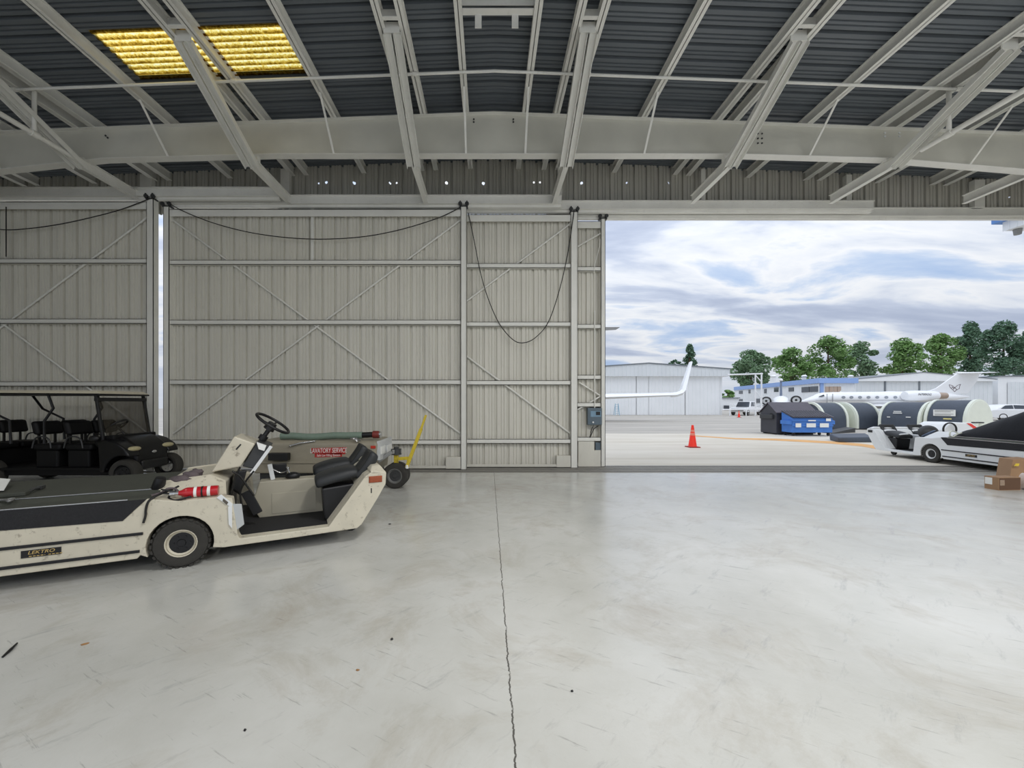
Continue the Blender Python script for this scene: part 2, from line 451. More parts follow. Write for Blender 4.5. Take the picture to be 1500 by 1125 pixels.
M_sky = m
mb = MB(); pr = None
for i in range(61):
    y = SK[2]-.06+(SK[3]-SK[2]+.14)*i/60; h = .012*math.sin((y-SK[2])*2*math.pi/.113)
    c = mb.verts([(SK[0]-.03, y, roofz(SK[0], 0)-.012+h), (SK[1]+.03, y, roofz(SK[1], 0)-.012+h)])
    if pr: mb.bm.faces.new((pr[0], pr[1], c[1], c[0]))
    pr = c
struct(mb.build('window_1', M_sky, smooth=60, recalc=False))

# side walls (outside the frame, they shade the hangar)
M_side = mat('side_wall_sheet', (176,170,150), .6, var=.08)
mb = MB(); mb.box(WL-.1, BACK, 0, WL, 10.4, zdeck(WL)+.1); struct(mb.build('wall_left', M_side))
mb = MB(); mb.box(WR, BACK, 0, WR+.1, 10.4, zdeck(WR)+.1); struct(mb.build('wall_right', M_side))

# gable wall over the doors, with a few old bolt holes through which the sky shows
GY = 9.95
def holes_material():
    m = M_gable.copy(); m.name = 'gable_sheet_with_bolt_holes'; nt = m.node_tree; N = nt.nodes; L = nt.links
    b = N['Principled BSDF']; tc = N.new('ShaderNodeTexCoord'); sx = N.new('ShaderNodeSeparateXYZ'); L.new(tc.outputs['Object'], sx.inputs[0])
    cb = N.new('ShaderNodeCombineXYZ'); L.new(sx.outputs['X'], cb.inputs[0]); L.new(sx.outputs['Z'], cb.inputs[1])
    last = None
    for px, py, r in ((466,267,1.3),(478,267,1.9),(518.6,267,2),(571,267.5,1.4),(581,267.8,1.4),(654,267.8,2.2),(708,268.5,2.2),(782,267.3,1.4),(791,267.2,1.4),(852,268,2),(918,267.5,1.3),(980,267,1.6),(1480,288,1)):
        v = N.new('ShaderNodeVectorMath'); v.operation = 'DISTANCE'; L.new(cb.outputs[0], v.inputs[0]); v.inputs[1].default_value = (X_(px, GY), Z_(py, GY), 0)
        c = N.new('ShaderNodeMath'); c.operation = 'LESS_THAN'; L.new(v.outputs['Value'], c.inputs[0]); c.inputs[1].default_value = r*GY/F
        if last is None: last = c.outputs[0]
        else:
            a = N.new('ShaderNodeMath'); a.operation = 'MAXIMUM'; L.new(last, a.inputs[0]); L.new(c.outputs[0], a.inputs[1]); last = a.outputs[0]
    iv = N.new('ShaderNodeMath'); iv.operation = 'SUBTRACT'; iv.inputs[0].default_value = 1; L.new(last, iv.inputs[1]); L.new(iv.outputs[0], b.inputs['Alpha'])
    return m
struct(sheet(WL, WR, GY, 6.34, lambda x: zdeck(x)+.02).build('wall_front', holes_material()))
for k, (px0, px1) in enumerate(((207,224),(412,425),(817,823),(1026,1032),(1238,1246),(1425,1440))):
    xa, xb = X_(px0, GY-.1), X_(px1, GY-.1); mb = MB(); mb.box(xa, GY-.14, 6.45, xb, GY-.02, zpur((xa+xb)/2)+.1); struct(mb.build('gable_column', M_roofst))

# door tracks: four stepped header channels -------------------------------------
ends = [(WL, -4.89), (X_(240, 9.43), 1.73), (X_(690, 9.66), 9.39), (X_(840, 9.89), WR)]
TOPS = [6.60, 6.54, 6.525, 6.465]
for k, ((xa, xb), y) in enumerate(zip(ends, DY)):
    TZ1 = TOPS[k]; TZ0 = TZ1-.2
    if k == 3: xa = X_(800, y)
    if k == 2: xa = X_(620, y)
    root = struct_root('door_track')
    mb = MB(); mb.box(xa, y, TZ0+.02, xb, y+.02, TZ1); mb.box(xa, y-.03, TZ1-.015, xb, y+.02, TZ1+.005); mb.build('channel_web', M_roofst, root)
    mb = MB(); mb.box(xa, y-.02, TZ0, xb, y+(.24 if k == 3 else .19), TZ0+.02); mb.build('bottom_flange', M_roofst, root)
    mb = MB(); mb.box(xa, y+.05, TZ0-.055, xb, y+.13, TZ0); mb.build('running_rail', M_roofst, root)
for y in DY[1:]:                                     # web continues behind the one in front
    pass

# rafter (tapered I-beam) ---------------------------------------------------------
RY = 8.1
def zbot(x):
    pts = [(-15,5.75), (X_(0,RY),6.33), (X_(155,RY),6.56), (X_(400,RY),6.65), (X_(1075,RY),6.65), (X_(1300,RY),6.56), (X_(1500,RY),6.33), (17.5,5.7)]
    for (a, za), (b, zb) in zip(pts, pts[1:]):
        if x <= b: return za+(zb-za)*(x-a)/(b-a)
    return pts[-1][1]
xs = [WL, X_(0,RY), X_(155,RY), X_(400,RY), RIDGE, X_(1075,RY), X_(1300,RY), X_(1500,RY), WR]
r = struct_root('rafter')
mb = MB(); mb.prism([(x, RY-.006, zbot(x)) for x in xs]+[(x, RY-.006, zpur(x)) for x in (WR, RIDGE, WL)], (0,.012,0)); mb.build('web', mat('rafter_web_shaded', (206,204,193), .5, var=.1, scale=1.5), r)  # same steel paint as the flanges, darkened here to put shade on the web
mb = MB()
for a, b in zip(xs, xs[1:]): mb.hexa([(a,RY-.09,zbot(a)-.012),(b,RY-.09,zbot(b)-.012),(b,RY+.09,zbot(b)-.012),(a,RY+.09,zbot(a)-.012),(a,RY-.09,zbot(a)),(b,RY-.09,zbot(b)),(b,RY+.09,zbot(b)),(a,RY+.09,zbot(a))])
mb.build('bottom_flange', M_roofst, r)
mb = MB()
for a, b in ((WL, RIDGE), (RIDGE, WR)): mb.hexa([(a,RY-.09,zpur(a)-.012),(b,RY-.09,zpur(b)-.012),(b,RY+.09,zpur(b)-.012),(a,RY+.09,zpur(a)-.012),(a,RY-.09,zpur(a)),(b,RY-.09,zpur(b)),(b,RY+.09,zpur(b)),(a,RY+.09,zpur(a))])
mb.build('top_flange', M_roofst, r)
for (px, py) in ((694,175),(694,179),(752,175),(752,179),(155,199),(158,202)):
    mb = MB(); p = P(px, py, RY-.01); mb.cyl(p, p+Vector((0,-.012,0)), .018, n=8); mb.build('bolt', M_dkgrey, r)
for sx in (1110, 1116):
    for sy in (196, 203, 210):
        mb = MB(); p = P(sx, sy, RY-.01); mb.cyl(p, p+Vector((0,-.012,0)), .016, n=8); mb.build('bolt', M_dkgrey, r)
for sx in (1296, 1317):
    for sy in (195, 200):
        mb = MB(); p = P(sx, sy, RY-.01); mb.cyl(p, p+Vector((0,-.012,0)), .02, n=8); mb.build('bolt', M_white, r)

# purlins --------------------------------------------------------------------------
def purlin(x, y0=BACK, y1=9.97):
    z = zpur(x); mb = MB()
    mb.box(x-.006, y0, z, x+.006, y1, z+PUR)
    sg = -1 if x > RIDGE else 1
    mb.box(x-.06, y0, z, x+.06, y1, z+.012); mb.box(x-.05, y0, z+PUR-.012, x+.05, y1, z+PUR)
    return struct(mb.build('purlin', M_roofst))
OUT = [-11.5, -8.2, -4.75, -1.5, 1.55, 4.84, 8.13, 11.3, 14.5]
singles = [-13.2, -9.9, -6.5, -3.14, -.46, .74, 3.15, 6.5, 9.75, 12.9, 15.9]
for x in singles: purlin(x)
for x in OUT:
    purlin(x-.17); purlin(x+.17)
    for yy in (5.55, 6.05):
        mb = MB(); mb.box(x-.16, yy-.006, zpur(x)+.01, x+.16, yy+.006, zpur(x)+.17); mb.box(x-.16, yy-.06, zpur(x)+.005, x+.16, yy, zpur(x)+.017); struct(mb.build('purlin_spacer', M_roofst))
# outriggers from the rafter to the door header and the double channel braces that hold them
for x in OUT:
    mb = MB(); mb.box(x-.006, 7.95, 6.34, x+.006, 9.42, 6.52); mb.box(x-.05, 7.95, 6.33, x+.05, 9.42, 6.343); mb.box(x-.05, 7.95, 6.517, x+.05, 9.42, 6.53)
    mb.box(x-.05, RY-.05, 6.53, x+.05, RY+.05, zbot(x)); struct(mb.build('header_outrigger', M_roofst))
    root = struct_root('knee_brace', (x, 7.98, 6.34)); ORG = Vector((x, 7.98, 6.34))
    ztop = zpur(x)-.06
    for s in (-.075, .075):
        mb = MB(); a, b = Vector((x+s, 7.98, 6.36)), Vector((x+s, 6.17, ztop))
        mb.bar(a, b, .120, .012); d = (b-a).normalized(); u = Vector((0, -d.z, d.y))
        for q in (-.056, .056): mb.bar(a+Vector((q,0,0))+u*.045, b+Vector((q,0,0))+u*.045, .008, .09)
        mb.build('channel', M_roofst, root)
    mb = MB(); mb.box(x-.14, 6.16, ztop-.02, x+.11, 6.18, zpur(x)+.09); mb.build('gusset', M_roofst, root)
    ORG = Vector((0,0,0))
# flange braces: thin angles from each single purlin down to the rafter flange
for x in singles:
    if abs(x) > 14: continue
    mb = MB(); mb.bar((x, 7.35, zpur(x)+.02), (x, RY-.08, zbot(x)), .04, .012, up=(0,1,0)); struct(mb.build('flange_brace', M_roofst))
# cross piece with two hanger tabs between the ridge purlins
y = 5.93; r = struct_root('ridge_crosspiece')
mb = MB(); mb.box(-.46, y, 7.56, .74, y+.012, 7.72); mb.build('web', M_roofst, r)
mb = MB(); mb.box(-.40, y-.0, 7.50, .70, y+.10, 7.515); mb.build('flange', M_roofst, r)
for xx in (-.16, .40):
    mb = MB(); mb.box(xx-.05, y+.08, 7.30, xx+.05, y+.10, 7.515); mb.build('hanger_tab', M_roofst, r)

# pipes below the roof ---------------------------------------------------------------
t = thing('conduit', 'long thin white conduit running across under all the roof purlins', 'pipe', (RIDGE, 7.0, zpur(RIDGE)-.04))
mb = MB(); mb.tube([(x, 7.0, zpur(x)-.035) for x in (WL+.1, -8, -4, RIDGE, 4, 8, WR-.1)], .024, 8); mb.build('pipe', M_roofst, t, smooth=50)
for x in (-11.4, -8.4, -4.5, -1.3, 1.75, 5.05, 8.3, 11.5):
    mb = MB(); mb.cyl((x-.05,7.0,zpur(x)-.035), (x+.05,7.0,zpur(x)-.035), .036, n=10); mb.build('coupling', M_steel, t, smooth=50)
done()
for x, y1, lab in ((-8.15, 7.85, 'white pipe hung from the roof at the left, below and left of the yellow skylight'), (8.25, 7.55, 'white pipe hung under the roof at the right beside a diagonal brace')):
    t = thing('hung_pipe', lab, 'pipe', (x, 6.5, 6.42))
    mb = MB(); mb.tube([(x, 2.0, 6.42), (x, y1, 6.42)], .045, 10); mb.build('pipe', M_roofst, t, smooth=50)
    mb = MB(); mb.tube([(x, 7.1, 6.42), (x, 7.1, zpur(x)+.1)], .035, 10); mb.build('hanger', M_roofst, t, smooth=50)
    mb = MB(); mb.cyl((x, 7.04, 6.42), (x, 7.16, 6.42), .06, n=12); mb.build('clamp', M_steel, t, smooth=50)
    done()

# ================================================================ sliding doors
def girt(mb, x0, x1, y, z, h=.11):
    mb.box(x0, y-.10, z-h/2, x1, y, z-h/2+.012); mb.box(x0, y-.10, z-h/2, x1, y-.088, z+h/2); mb.box(x0, y-.10, z+h/2-.012, x1, y-.06, z+h/2)
def door(n, k, x0, x1, zs, post_l=True, post_r=True, pw=.15, covers=(), brace=((0,6.05),(1,.72)), braces=True):
    y = DY[k]; r = struct_root('door_%d' % n)
    top = TOPS[k]-.33
    sheet(x0+.04, x1-.04, y+.12, .06, top).build('sheet', M_door, r)
    for flag, xa in ((post_l, x0), (post_r, x1-pw)):
        if not flag: continue
        mb = MB(); mb.box(xa, y-.02, .02, xa+pw, y-.008, top+.06); mb.box(xa, y-.02, .02, xa+.012, y+.13, top+.06); mb.box(xa+pw-.012, y-.02, .02, xa+pw, y+.13, top+.06)
        mb.build('post', M_steel, r)
    for z in zs:
        mb = MB(); girt(mb, x0+(pw if post_l else 0)+.0, x1-(pw if post_r else 0), y+.11, z); mb.build('girt', M_steel, r)
    mb = MB(); mb.box(x0+.02, y+.0, top-.17, x1-.02, y+.012, top); mb.box(x0+.02, y, top-.012, x1-.02, y+.12, top); mb.build('top_rail', M_steel, r)
    mb = MB(); mb.box(x0+.02, y+.0, .04, x1-.02, y+.02, .10); mb.build('bottom_rail', M_door, r)
    if braces:
        a, b = (x0+pw, 6.0), (x1-pw, .8)
        for (xa, za), (xb, zb) in (((x0+pw, 6.0), (x1-pw, .85)), ((x0+pw, .85), (x1-pw, 6.0))):
            mb = MB(); mb.tube([(xa, y+.09, za), (xb, y+.09, zb)], .024, 8); mb.build('brace_rod', M_steel, r, smooth=50)
            for (xx, zz, sg) in ((xa, za, 1), (xb, zb, -1)):
                mb = MB(); mb.box(xx-.03*sg-.04, y+.03, zz-.07, xx-.03*sg+.04, y+.10, zz+.07); mb.build('gusset', M_steel, r)
    for ca, cb in covers:
        mb = MB(); mb.box(ca, y-.015, .03, cb, y+.10, .31); mb.build('wheel_cover', M_door, r, bevel=.008)
    # roller carriage above each standing post
    for flag, xa in ((post_l, x0), (post_r, x1-pw)):
        if not flag: continue
        mb = MB(); xm = xa+pw/2
        mb.box(xm-.10, y-.02, top+.05, xm+.10, y+.10, top+.085)
        for s in (-.08, .08):
            mb.cyl((xm+s, y-.05, top+.12), (xm+s, y-.005, top+.12), .045, n=12); mb.box(xm+s-.012, y-.055, top+.06, xm+s+.012, y-.03, top+.18)
        mb.build('roller_carriage', M_dkgrey, r)
    return r
Z4 = [4.95, 3.52, 2.09, .66]
d1 = door(1, 0, WL+.05, -7.78, [4.90, 3.50, 2.04, .66], post_l=False, pw=.16)
d2 = door(2, 1, X_(240,9.43), X_(683.5,9.43), Z4, pw=.14, covers=((X_(243,9.43), X_(262,9.43)), (X_(653,9.43), X_(675,9.43))))
d3 = door(3, 2, X_(846,9.66)-7.25, X_(846,9.66), Z4, pw=.17, covers=((X_(815,9.66), X_(838,9.66)),))
d4 = door(4, 3, X_(886.5,9.89)-7.25, X_(886.5,9.89), [4.95, 3.51, 2.24, 1.55, .69], pw=.11, braces=False)
y4 = 9.89
mb = MB(); a = P(456,306,9.5); b = P(460,382,9.5); mb.box(a.x, 9.48, b.z, b.x, 9.53, a.z); mb.build('cover_strip', M_steel, d2)
for a, b in (((880,342),(845,362)), ((880,580),(848,560)), ((880,580),(846,600))):
    mb = MB(); mb.bar(P(a[0],a[1],y4+.05), P(b[0],b[1],y4+.05), .03, .05, up=(0,1,0)); mb.build('brace_rod', M_steel, d4)
mb = MB()
pts = [(847,684),(884,684),(884,659.5),(870.5,659.5),(870.5,646.5),(847,646.5)]
mb.prism([P(px,py,y4-.01) for px,py in pts], (0,.05,0)); mb.build('cover_plate', M_door, d4)

# door electrics ---------------------------------------------------------------------
t = thing('control_box', 'grey-blue electrical control box mounted low on the last door by the opening', 'control box', P(872,622,y4))
mb = MB(); a, b = P(861,622.5,y4-.06), P(882,597.5,y4-.06); mb.box(a.x, a.y, a.z, b.x, a.y+.14, b.z); mb.build('enclosure', M_box, t, bevel=.012)
mb = MB(); a, b = P(865,610.5,y4-.062), P(880,602,y4-.062); mb.box(a.x, a.y-.008, a.z, b.x, a.y, b.z); mb.build('name_plate', mat('panel_plate', (120,150,172), .4), t)
mb = MB(); a, b = P(873,608,y4-.07), P(879,603,y4-.07); mb.box(a.x, a.y-.012, a.z, b.x, a.y, b.z); mb.build('switch', M_black, t)
mb = MB(); p = P(868.5,618.5,y4-.065); mb.cyl(p, p+Vector((0,-.03,0)), .022, n=12); mb.build('button', M_white, t)
done()
t = thing('conduit', 'thin vertical conduit dropping down the last door into the grey-blue control box', 'pipe', P(871,597,y4+.0))
mb = MB(); mb.tube([P(871,597.5,y4+.0), P(871,455,y4+.0)], .015, 8); mb.build('pipe', M_steel, t, smooth=50)
mb = MB(); mb.tube([P(870,400,y4+.0), P(871,388,y4), P(878,362,y4), P(879,350,y4)], .011, 6); mb.build('flexible_tail', M_steel, t, smooth=50)
done()
mb = MB(); mb.tube([P(868,625,y4+.0), P(865.5,633,y4-.02), P(864,641,y4), P(870,628,y4-.02), P(876,624,y4)], .012, 6)
tag(rebase(mb.build('cable', M_cable, None, smooth=50), P(868,625,y4)), 'short looped black cable hanging under the grey-blue control box', 'cable')
mb = MB(); a, b = P(871.5,659,y4+.07), P(883,648,y4+.07); mb.box(a.x, a.y-.05, a.z, b.x, a.y, b.z); tag(rebase(mb.build('junction_box', M_box, None, bevel=.008), (a+b)/2), 'small dark junction box tucked in the notch of the door cover plate', 'box')

def catenary(pts, n=8):              # smooth curve through points
    out = []
    P_ = [pts[0]]+pts+[pts[-1]]
    for i in range(1, len(P_)-2):
        for k in range(n):
            t = k/n; a, b, c, d = P_[i-1], P_[i], P_[i+1], P_[i+2]
            out.append(.5*((2*b)+(c-a)*t+(2*a-5*b+4*c-d)*t*t+(3*b-a-3*c+d)*t**3))
    out.append(pts[-1]); return out
for lab, Y, pts in (
    ('black cable drooping across the top of the dark leftmost door', 9.17, [(-120,300),(-60,325),(0,336),(40,335),(90,328),(140,317),(180,306),(222,290)]),
    ('long black cable sagging along the top of the widest door', 9.39, [(236,291),(270,310),(320,329),(380,343),(450,350),(520,348),(580,338),(640,320),(674,304)]),
    ('thin dark wire running straight down near the top of the leftmost door', 9.14, [(9,303),(9,340),(9,376)]),
    ('black cable hanging in a deep loop on the narrow middle door', 9.62, [(686,312),(694,350),(704,400),(716,440),(732,475),(752,498),(768,502),(785,494),(803,472),(818,430),(830,380),(838,330),(841,308)])):
    mb = MB(); mb.tube(catenary([P(px,py,Y) for px,py in pts]), .011, 6)
    tag(rebase(mb.build('cable', M_cable, None, smooth=60), P(pts[0][0],pts[0][1],Y)), lab, 'cable', 'cables strung across the doors')
# ================================================================ aircraft tugs
TH = math.radians(25.3); TO = Vector((-2.98, 3.83, 0)); TC, TS = math.cos(TH), math.sin(TH); TW = 1.7
def T(px, py, v=0.0):               # photograph point on the plane v of the indoor tug -> local (s, v, z)
    a = (px-PX)/F; bx, by = TO.x-TS*v, TO.y+TC*v
    s = (a*by-bx)/(TC-a*TS); Y = by+s*TS
    return Vector((s, v, H+(PY-py)/F*Y))
def sz(px, py, v=0.0): q = T(px, py, v); return q.x, q.z

def wheel(parent, c, axis, r, wd, rimr, m_rim, blocks=0, name='wheel', bolts=5, m_hub=None):
    c, ax = Vector(c), Vector(axis).normalized()
    mb = MB(); h = wd/2
    mb.lathe([(rimr, -h*.8), (r*.80, -h), (r*.93, -h*.92), (r, -h*.6), (r, h*.6), (r*.93, h*.92), (r*.80, h), (rimr, h*.8)], c, ax, 32, closed=True)
    if blocks:
        u = ax.cross(Vector((0,0,1))).normalized(); q = Vector((0,0,1))
        for k in range(blocks):
            for sgn in (-1, 1):
                t = 2*math.pi*(k+(.5 if sgn > 0 else 0))/blocks
                d = u*math.cos(t)+q*math.sin(t); e = -u*math.sin(t)+q*math.cos(t)
                cc = c+d*(r*.985)+ax*sgn*h*.55; hw = r*math.pi/blocks*.55
                mb.hexa([cc+e*i*hw+ax*j*h*.5+d*kk*r*.035 for kk in (-1,1) for (i,j) in ((-1,-1),(1,-1),(1,1),(-1,1))])
    o = mb.build(name, M_rubber, parent, smooth=40)
    mb = MB(); mb.lathe([(rimr*.70, -h*.35), (rimr*.84, -h*.52), (rimr*.92, -h*.80), (rimr*.95, -h*.62), (rimr*1.0, -h*.86), (rimr*1.06, -h*.86), (rimr*1.03, -h*.6), (rimr*1.03, h*.6), (rimr*1.06, h*.86), (rimr, h*.86), (rimr*.86, h*.5), (rimr*.70, h*.35)], c, ax, 28)
    mb.build('rim', m_rim, o, smooth=40)
    mb = MB(); mb.lathe([(0,-h*.66), (rimr*.26,-h*.66), (rimr*.30,-h*.50), (rimr*.80,-h*.50), (rimr*.80,h*.50), (rimr*.30,h*.50), (rimr*.26,h*.66), (0,h*.66)], c, ax, 20)
    u = ax.cross(Vector((0,0,1))).normalized(); q = Vector((0,0,1))
    for k in range(bolts):
        t = 2*math.pi*k/bolts; d = u*math.cos(t)+q*math.sin(t)
        for sgn in (-1, 1): mb.cyl(c+d*rimr*.52+ax*sgn*h*.40, c+d*rimr*.52+ax*sgn*h*.62, rimr*.09, n=6)
    mb.build('hub', m_hub or M_black, o, smooth=40)
    return o

def seat_cushions(root, v0, v1, m, dz=0.0):
    # backrest, cushion and base of one seat between v0 and v1; the shape follows the near seat
    vm = .48
    bt, bb = T(545,660,vm), T(520,695,vm); ct, cbk = T(461,707,vm), T(524,690,vm)
    for p_ in (bt, bb, ct, cbk): p_.z += dz
    d = (bt-bb); n = Vector((d.z, 0, -d.x)).normalized()      # towards the tail
    def rounded(pa, pb, th, name, par=None, side=.0):
        w = (v1-v0); e = (pb-pa).normalized(); nn = Vector((e.z,0,-e.x)) if name == 'backrest' else Vector((-e.z,0,e.x))
        Lh = (pb-pa).length; mb = MB(); rows = []
        for i in range(9):
            u = i/8; row = []
            k = math.sin(math.pi*min(max(u*1.0, .0), 1))**.35 if 0 < u < 1 else .35
            for j in range(7):
                q = j/6; kk = (math.sin(math.pi*q)**.3 if 0 < q < 1 else .3)
                row.append((pa+e*Lh*u+nn*th*(.45+.55*k*kk)+Vector((0, v0+w*(.5+(q-.5)*(.86+.14*k))-pa.y, 0))))
            rows.append(row)
        vs = [mb.verts(r) for r in rows]; vb = [mb.verts([p-nn*th*1.0 for p in r]) for r in rows]
        for i in range(8):
            for j in range(6):
                mb.bm.faces.new((vs[i][j], vs[i+1][j], vs[i+1][j+1], vs[i][j+1])); mb.bm.faces.new((vb[i][j], vb[i][j+1], vb[i+1][j+1], vb[i+1][j]))
        for i in range(8):
            for j in (0, 6): mb.bm.faces.new((vs[i][j], vs[i+1][j], vb[i+1][j], vb[i][j]))
        for j in range(6):
            for i in (0, 8): mb.bm.faces.new((vs[i][j], vs[i][j+1], vb[i][j+1], vb[i][j]))
        o = mb.build(name, m, root, smooth=180); sd = o.modifiers.new('soft', 'SUBSURF'); sd.levels = sd.render_levels = 1; return o
    rounded(bb-d*.05, bt, .12, 'backrest'); rounded(ct, cbk, .115, 'seat_cushion')
    mb = MB(); a, b = T(474,727,vm), T(516,757,vm)
    mb.hull([(a.x, v0+.05, .22), (b.x+.02, v0+.05, .22), (a.x-.03, v0+.04, ct.z-.04), (b.x+.10, v0+.04, ct.z-.0), (a.x, v1-.05, .22), (b.x+.02, v1-.05, .22), (a.x-.03, v1-.04, ct.z-.04), (b.x+.10, v1-.04, ct.z)])
    mb.build('seat_base', M_black, root, bevel=.02)

def small_pod(root, zt):
    # the outdoor tug has a low rounded control pod and a small wheel instead of the tall console
    mb = MB(); mb.blob((.72, .62, .76), (.17, .24, .20), 18); mb.build('control_pod', M_dkgrey, root, smooth=60)
    mb = MB(); mb.box(.60, .52, .30, .80, .74, .62); mb.build('pod_pedestal', M_black, root, bevel=.03)
    c = Vector((.50, .42, .74)); nrm = Vector((.5,-.35,.8)).normalized(); u = nrm.cross(Vector((0,1,0))).normalized(); w = nrm.cross(u)
    mb = MB(); mb.tube([c+(u*math.cos(a)+w*math.sin(a))*.15 for a in [2*math.pi*k/28 for k in range(28)]], .016, 8, closed=True)
    for k in range(3): a = 2*math.pi*k/3; mb.tube([c-nrm*.02, c+(u*math.cos(a)+w*math.sin(a))*.15], .011, 6)
    mb.tube([c, c-nrm*.35], .02, 8); mb.build('steering_wheel', mat('grey_blue_wheel', (96,110,132), .5), root, smooth=50)
    mb = MB(); mb.tube([(.95,.30,.70), (1.2,.32,.66), (1.5,.34,.50)], .022, 8); mb.build('grab_rail', M_white, root, smooth=50)

def tug(root, indoor=True, nose=-1.95):
    body = M_cream if indoor else M_white
    W = TW
    zb = .145
    def edge(pts, v=0.0): return [sz(px, py, v) for px, py in pts]
    (sA, _), (sB, _) = sz(205,818), sz(321,805)
    ar, wz = .268, .235
    arch = [(ar*math.cos(t), wz+ar*math.sin(t)) for t in [math.radians(a) for a in range(200, -21, -12)]]
    arch = [(s, max(z, zb)) for s, z in arch]
    low = [(nose, zb), (sA-.02, zb), (sA, zb+.03)]+arch+[(sB-.02, zb+.01), (sB+.04, zb)]
    rocker = edge([(364,797),(429,788),(523,774),(530,768),(552,732),(565,709),(566,692),(548,689),(535,698),(481,772),(351,789),(348,783),(340,730)])
    front = [(.33, .655), (-.02, .65)]+edge([(215,731),(180,762)])+[(nose, .545)]
    side = low+rocker+front
    thick = .13
    for v, nm in ((0, 'side_body'), (W-thick, 'side_body')):
        mb = MB(); mb.prism([(s, v, z) for s, z in side], (0, thick, 0)); mb.build(nm, body, root, bevel=.008)
    # front fenders: sloped caps that rise towards the middle
    lg = .17; zl = .655
    e_ = [T(308,694,.38), T(331,703,.36)]
    pts = [Vector((-.36,.02,zl)), Vector((.345,.02,zl)), Vector((-.36,lg,zl)), Vector((.35,lg,zl))]
    pts = pts+[Vector((p.x, p.y, .5)) for p in pts]
    mb = MB(); mb.hull(pts); mb.build('fender', body, root, bevel=.01)
    mb = MB(); mb.hull([Vector((p.x, W-p.y, p.z)) for p in pts]); mb.build('fender', body, root, bevel=.01)
    s2 = [Vector((-.34,lg,zl)), Vector((.35,lg,zl)), Vector((-.22,.40,.80)), e_[0], e_[1]]; s2 = s2+[Vector((p.x,p.y+.01,.5)) for p in s2]
    mb = MB(); mb.hull(s2); mb.build('fender_slope', body, root, bevel=.01); mb = MB(); mb.hull([Vector((p.x, W-p.y, p.z)) for p in s2]); mb.build('fender_slope', body, root, bevel=.01)
    c2 = [Vector((-.22,.38,.80)), e_[0], e_[1]]
    mb = MB(); mb.hull([Vector((p.x, v, p.z-.02)) for p in c2 for v in (.37, W-.37)]+[Vector((p.x-.02, v, .5)) for p in c2 for v in (.37, W-.37)]); mb.build('front_cowl', body, root, bevel=.012)
    # chassis
    mb = MB(); mb.box(nose+.03, thick, .17, -.30, W-thick, .60); mb.box(-.30, .42, .19, .30, W-.42, .60); mb.build('chassis', M_black, root)
    # deck with a raised middle and light edge strips
    mb = MB(); mb.box(nose, .02, .60, -.24, W-.02, .70); mb.build('deck', M_deck, root, bevel=.006)
    mb = MB(); mb.hull([(nose,.20,.70), (-.22,.20,.70), (nose,.30,.735), (-.22,.30,.735), (nose,W-.2,.70), (-.22,W-.2,.70), (nose,W-.3,.735), (-.22,W-.3,.735)]); mb.build('deck_mat', M_deck, root)
    for a, b in (((nose,.285,.737), (-.30,.285,.737)), ((nose,.015,.70), (-.40,.015,.70))):
        mb = MB(); mb.bar(a, b, .012, .008); mb.build('edge_strip', M_chrome, root)
    # black grit panel along the deck side
    poly = [(nose, .55), sz(180,763), sz(213,732), (nose, .70)]
    for v, dv in ((-.006, .02), (W-.014, .02)):
        mb = MB(); mb.prism([(s, v, z) for s, z in poly], (0, dv, 0)); mb.build('grit_panel', M_grit, root)
    # rub strips
    s0, z0 = sz(210,781); s1, z1 = sz(205,807)
    for v in (-.014, W):
        for s_, z_ in ((s0, z0), (s1, z1)):
            mb = MB(); mb.box(nose, v, z_-.014, s_, v+.014, z_+.012); mb.build('rub_strip', M_black, root, bevel=.004)
    # maker's plate
    a, b = sz(31,818), sz(90,801)
    mb = MB(); mb.box(a[0], -.006, (a[1]+.0), b[0], .0, (a[1]+.062)); mb.build('name_plate', M_black, root)
    cx, zc = (a[0]+b[0])/2, a[1]+.034
    fy = 1 if indoor else -1
    lettering('lettering', 'LEKTRO', (cx, -.0075*fy, zc+.006), (1 if indoor else -1,0,0), (0,0,1), .040, M_gold, root, .0008, shear=.25, font_scale_x=1.15)
    mb = MB()
    for k in range(9): mb.box(a[0]+.05+k*.024, -.0068, zc-.027, a[0]+.05+k*.024+(.017 if k != 4 else .004), -.006, zc-.021)
    mb.build('gold_print', M_gold, root)
    if not indoor:
        lettering('lettering', '537', (a[0]-.14, -.004, zc), (-1,0,0), (0,0,1), .055, M_black, root, .001)
    # wheels
    for v in (.065, W-.065):
        wheel(root, (0, v, .235), (0,1,0), .235, .125, .125, body if indoor else M_white, 26, bolts=6)
    for v in (.5, W-.5):
        mb = MB(); mb.lathe([(0,-.03),(.075,-.03),(.085,-.018),(.085,.018),(.075,.03),(0,.03)], (1.62, v, .085), (0,1,0), 20); mb.build('caster', M_rubber, root, smooth=40)
    # cab: floor, tunnel, tail
    mb = MB(); mb.box(.30, .10, .16, 1.45, W-.10, .205); mb.build('cab_floor', M_mat, root)
    tv = .80
    q = [sz(380,706,tv), sz(505,695.6,tv), sz(500,748,tv), sz(380,754,tv), sz(368,730,tv)]
    zt = q[0][1]
    mb = MB(); mb.prism([(q[0][0], tv, zt), (q[1][0], tv, zt), (q[1][0], tv, .20), (q[3][0], tv, .20), (q[4][0], tv, .36)], (0, .22, 0)); mb.build('centre_tunnel', M_creamL if indoor else body, root, bevel=.01)
    a, b = sz(398,723,tv), sz(463,746,tv)
    mb = MB(); mb.box(a[0], tv-.006, b[1], b[0], tv, a[1]); mb.build('access_panel', M_creamL if indoor else body, root, bevel=.004)
    tp = [sz(*p) for p in ((523,774),(530,768),(552,732),(565,709),(566,692),(548,689),(535,698),(481,772))]
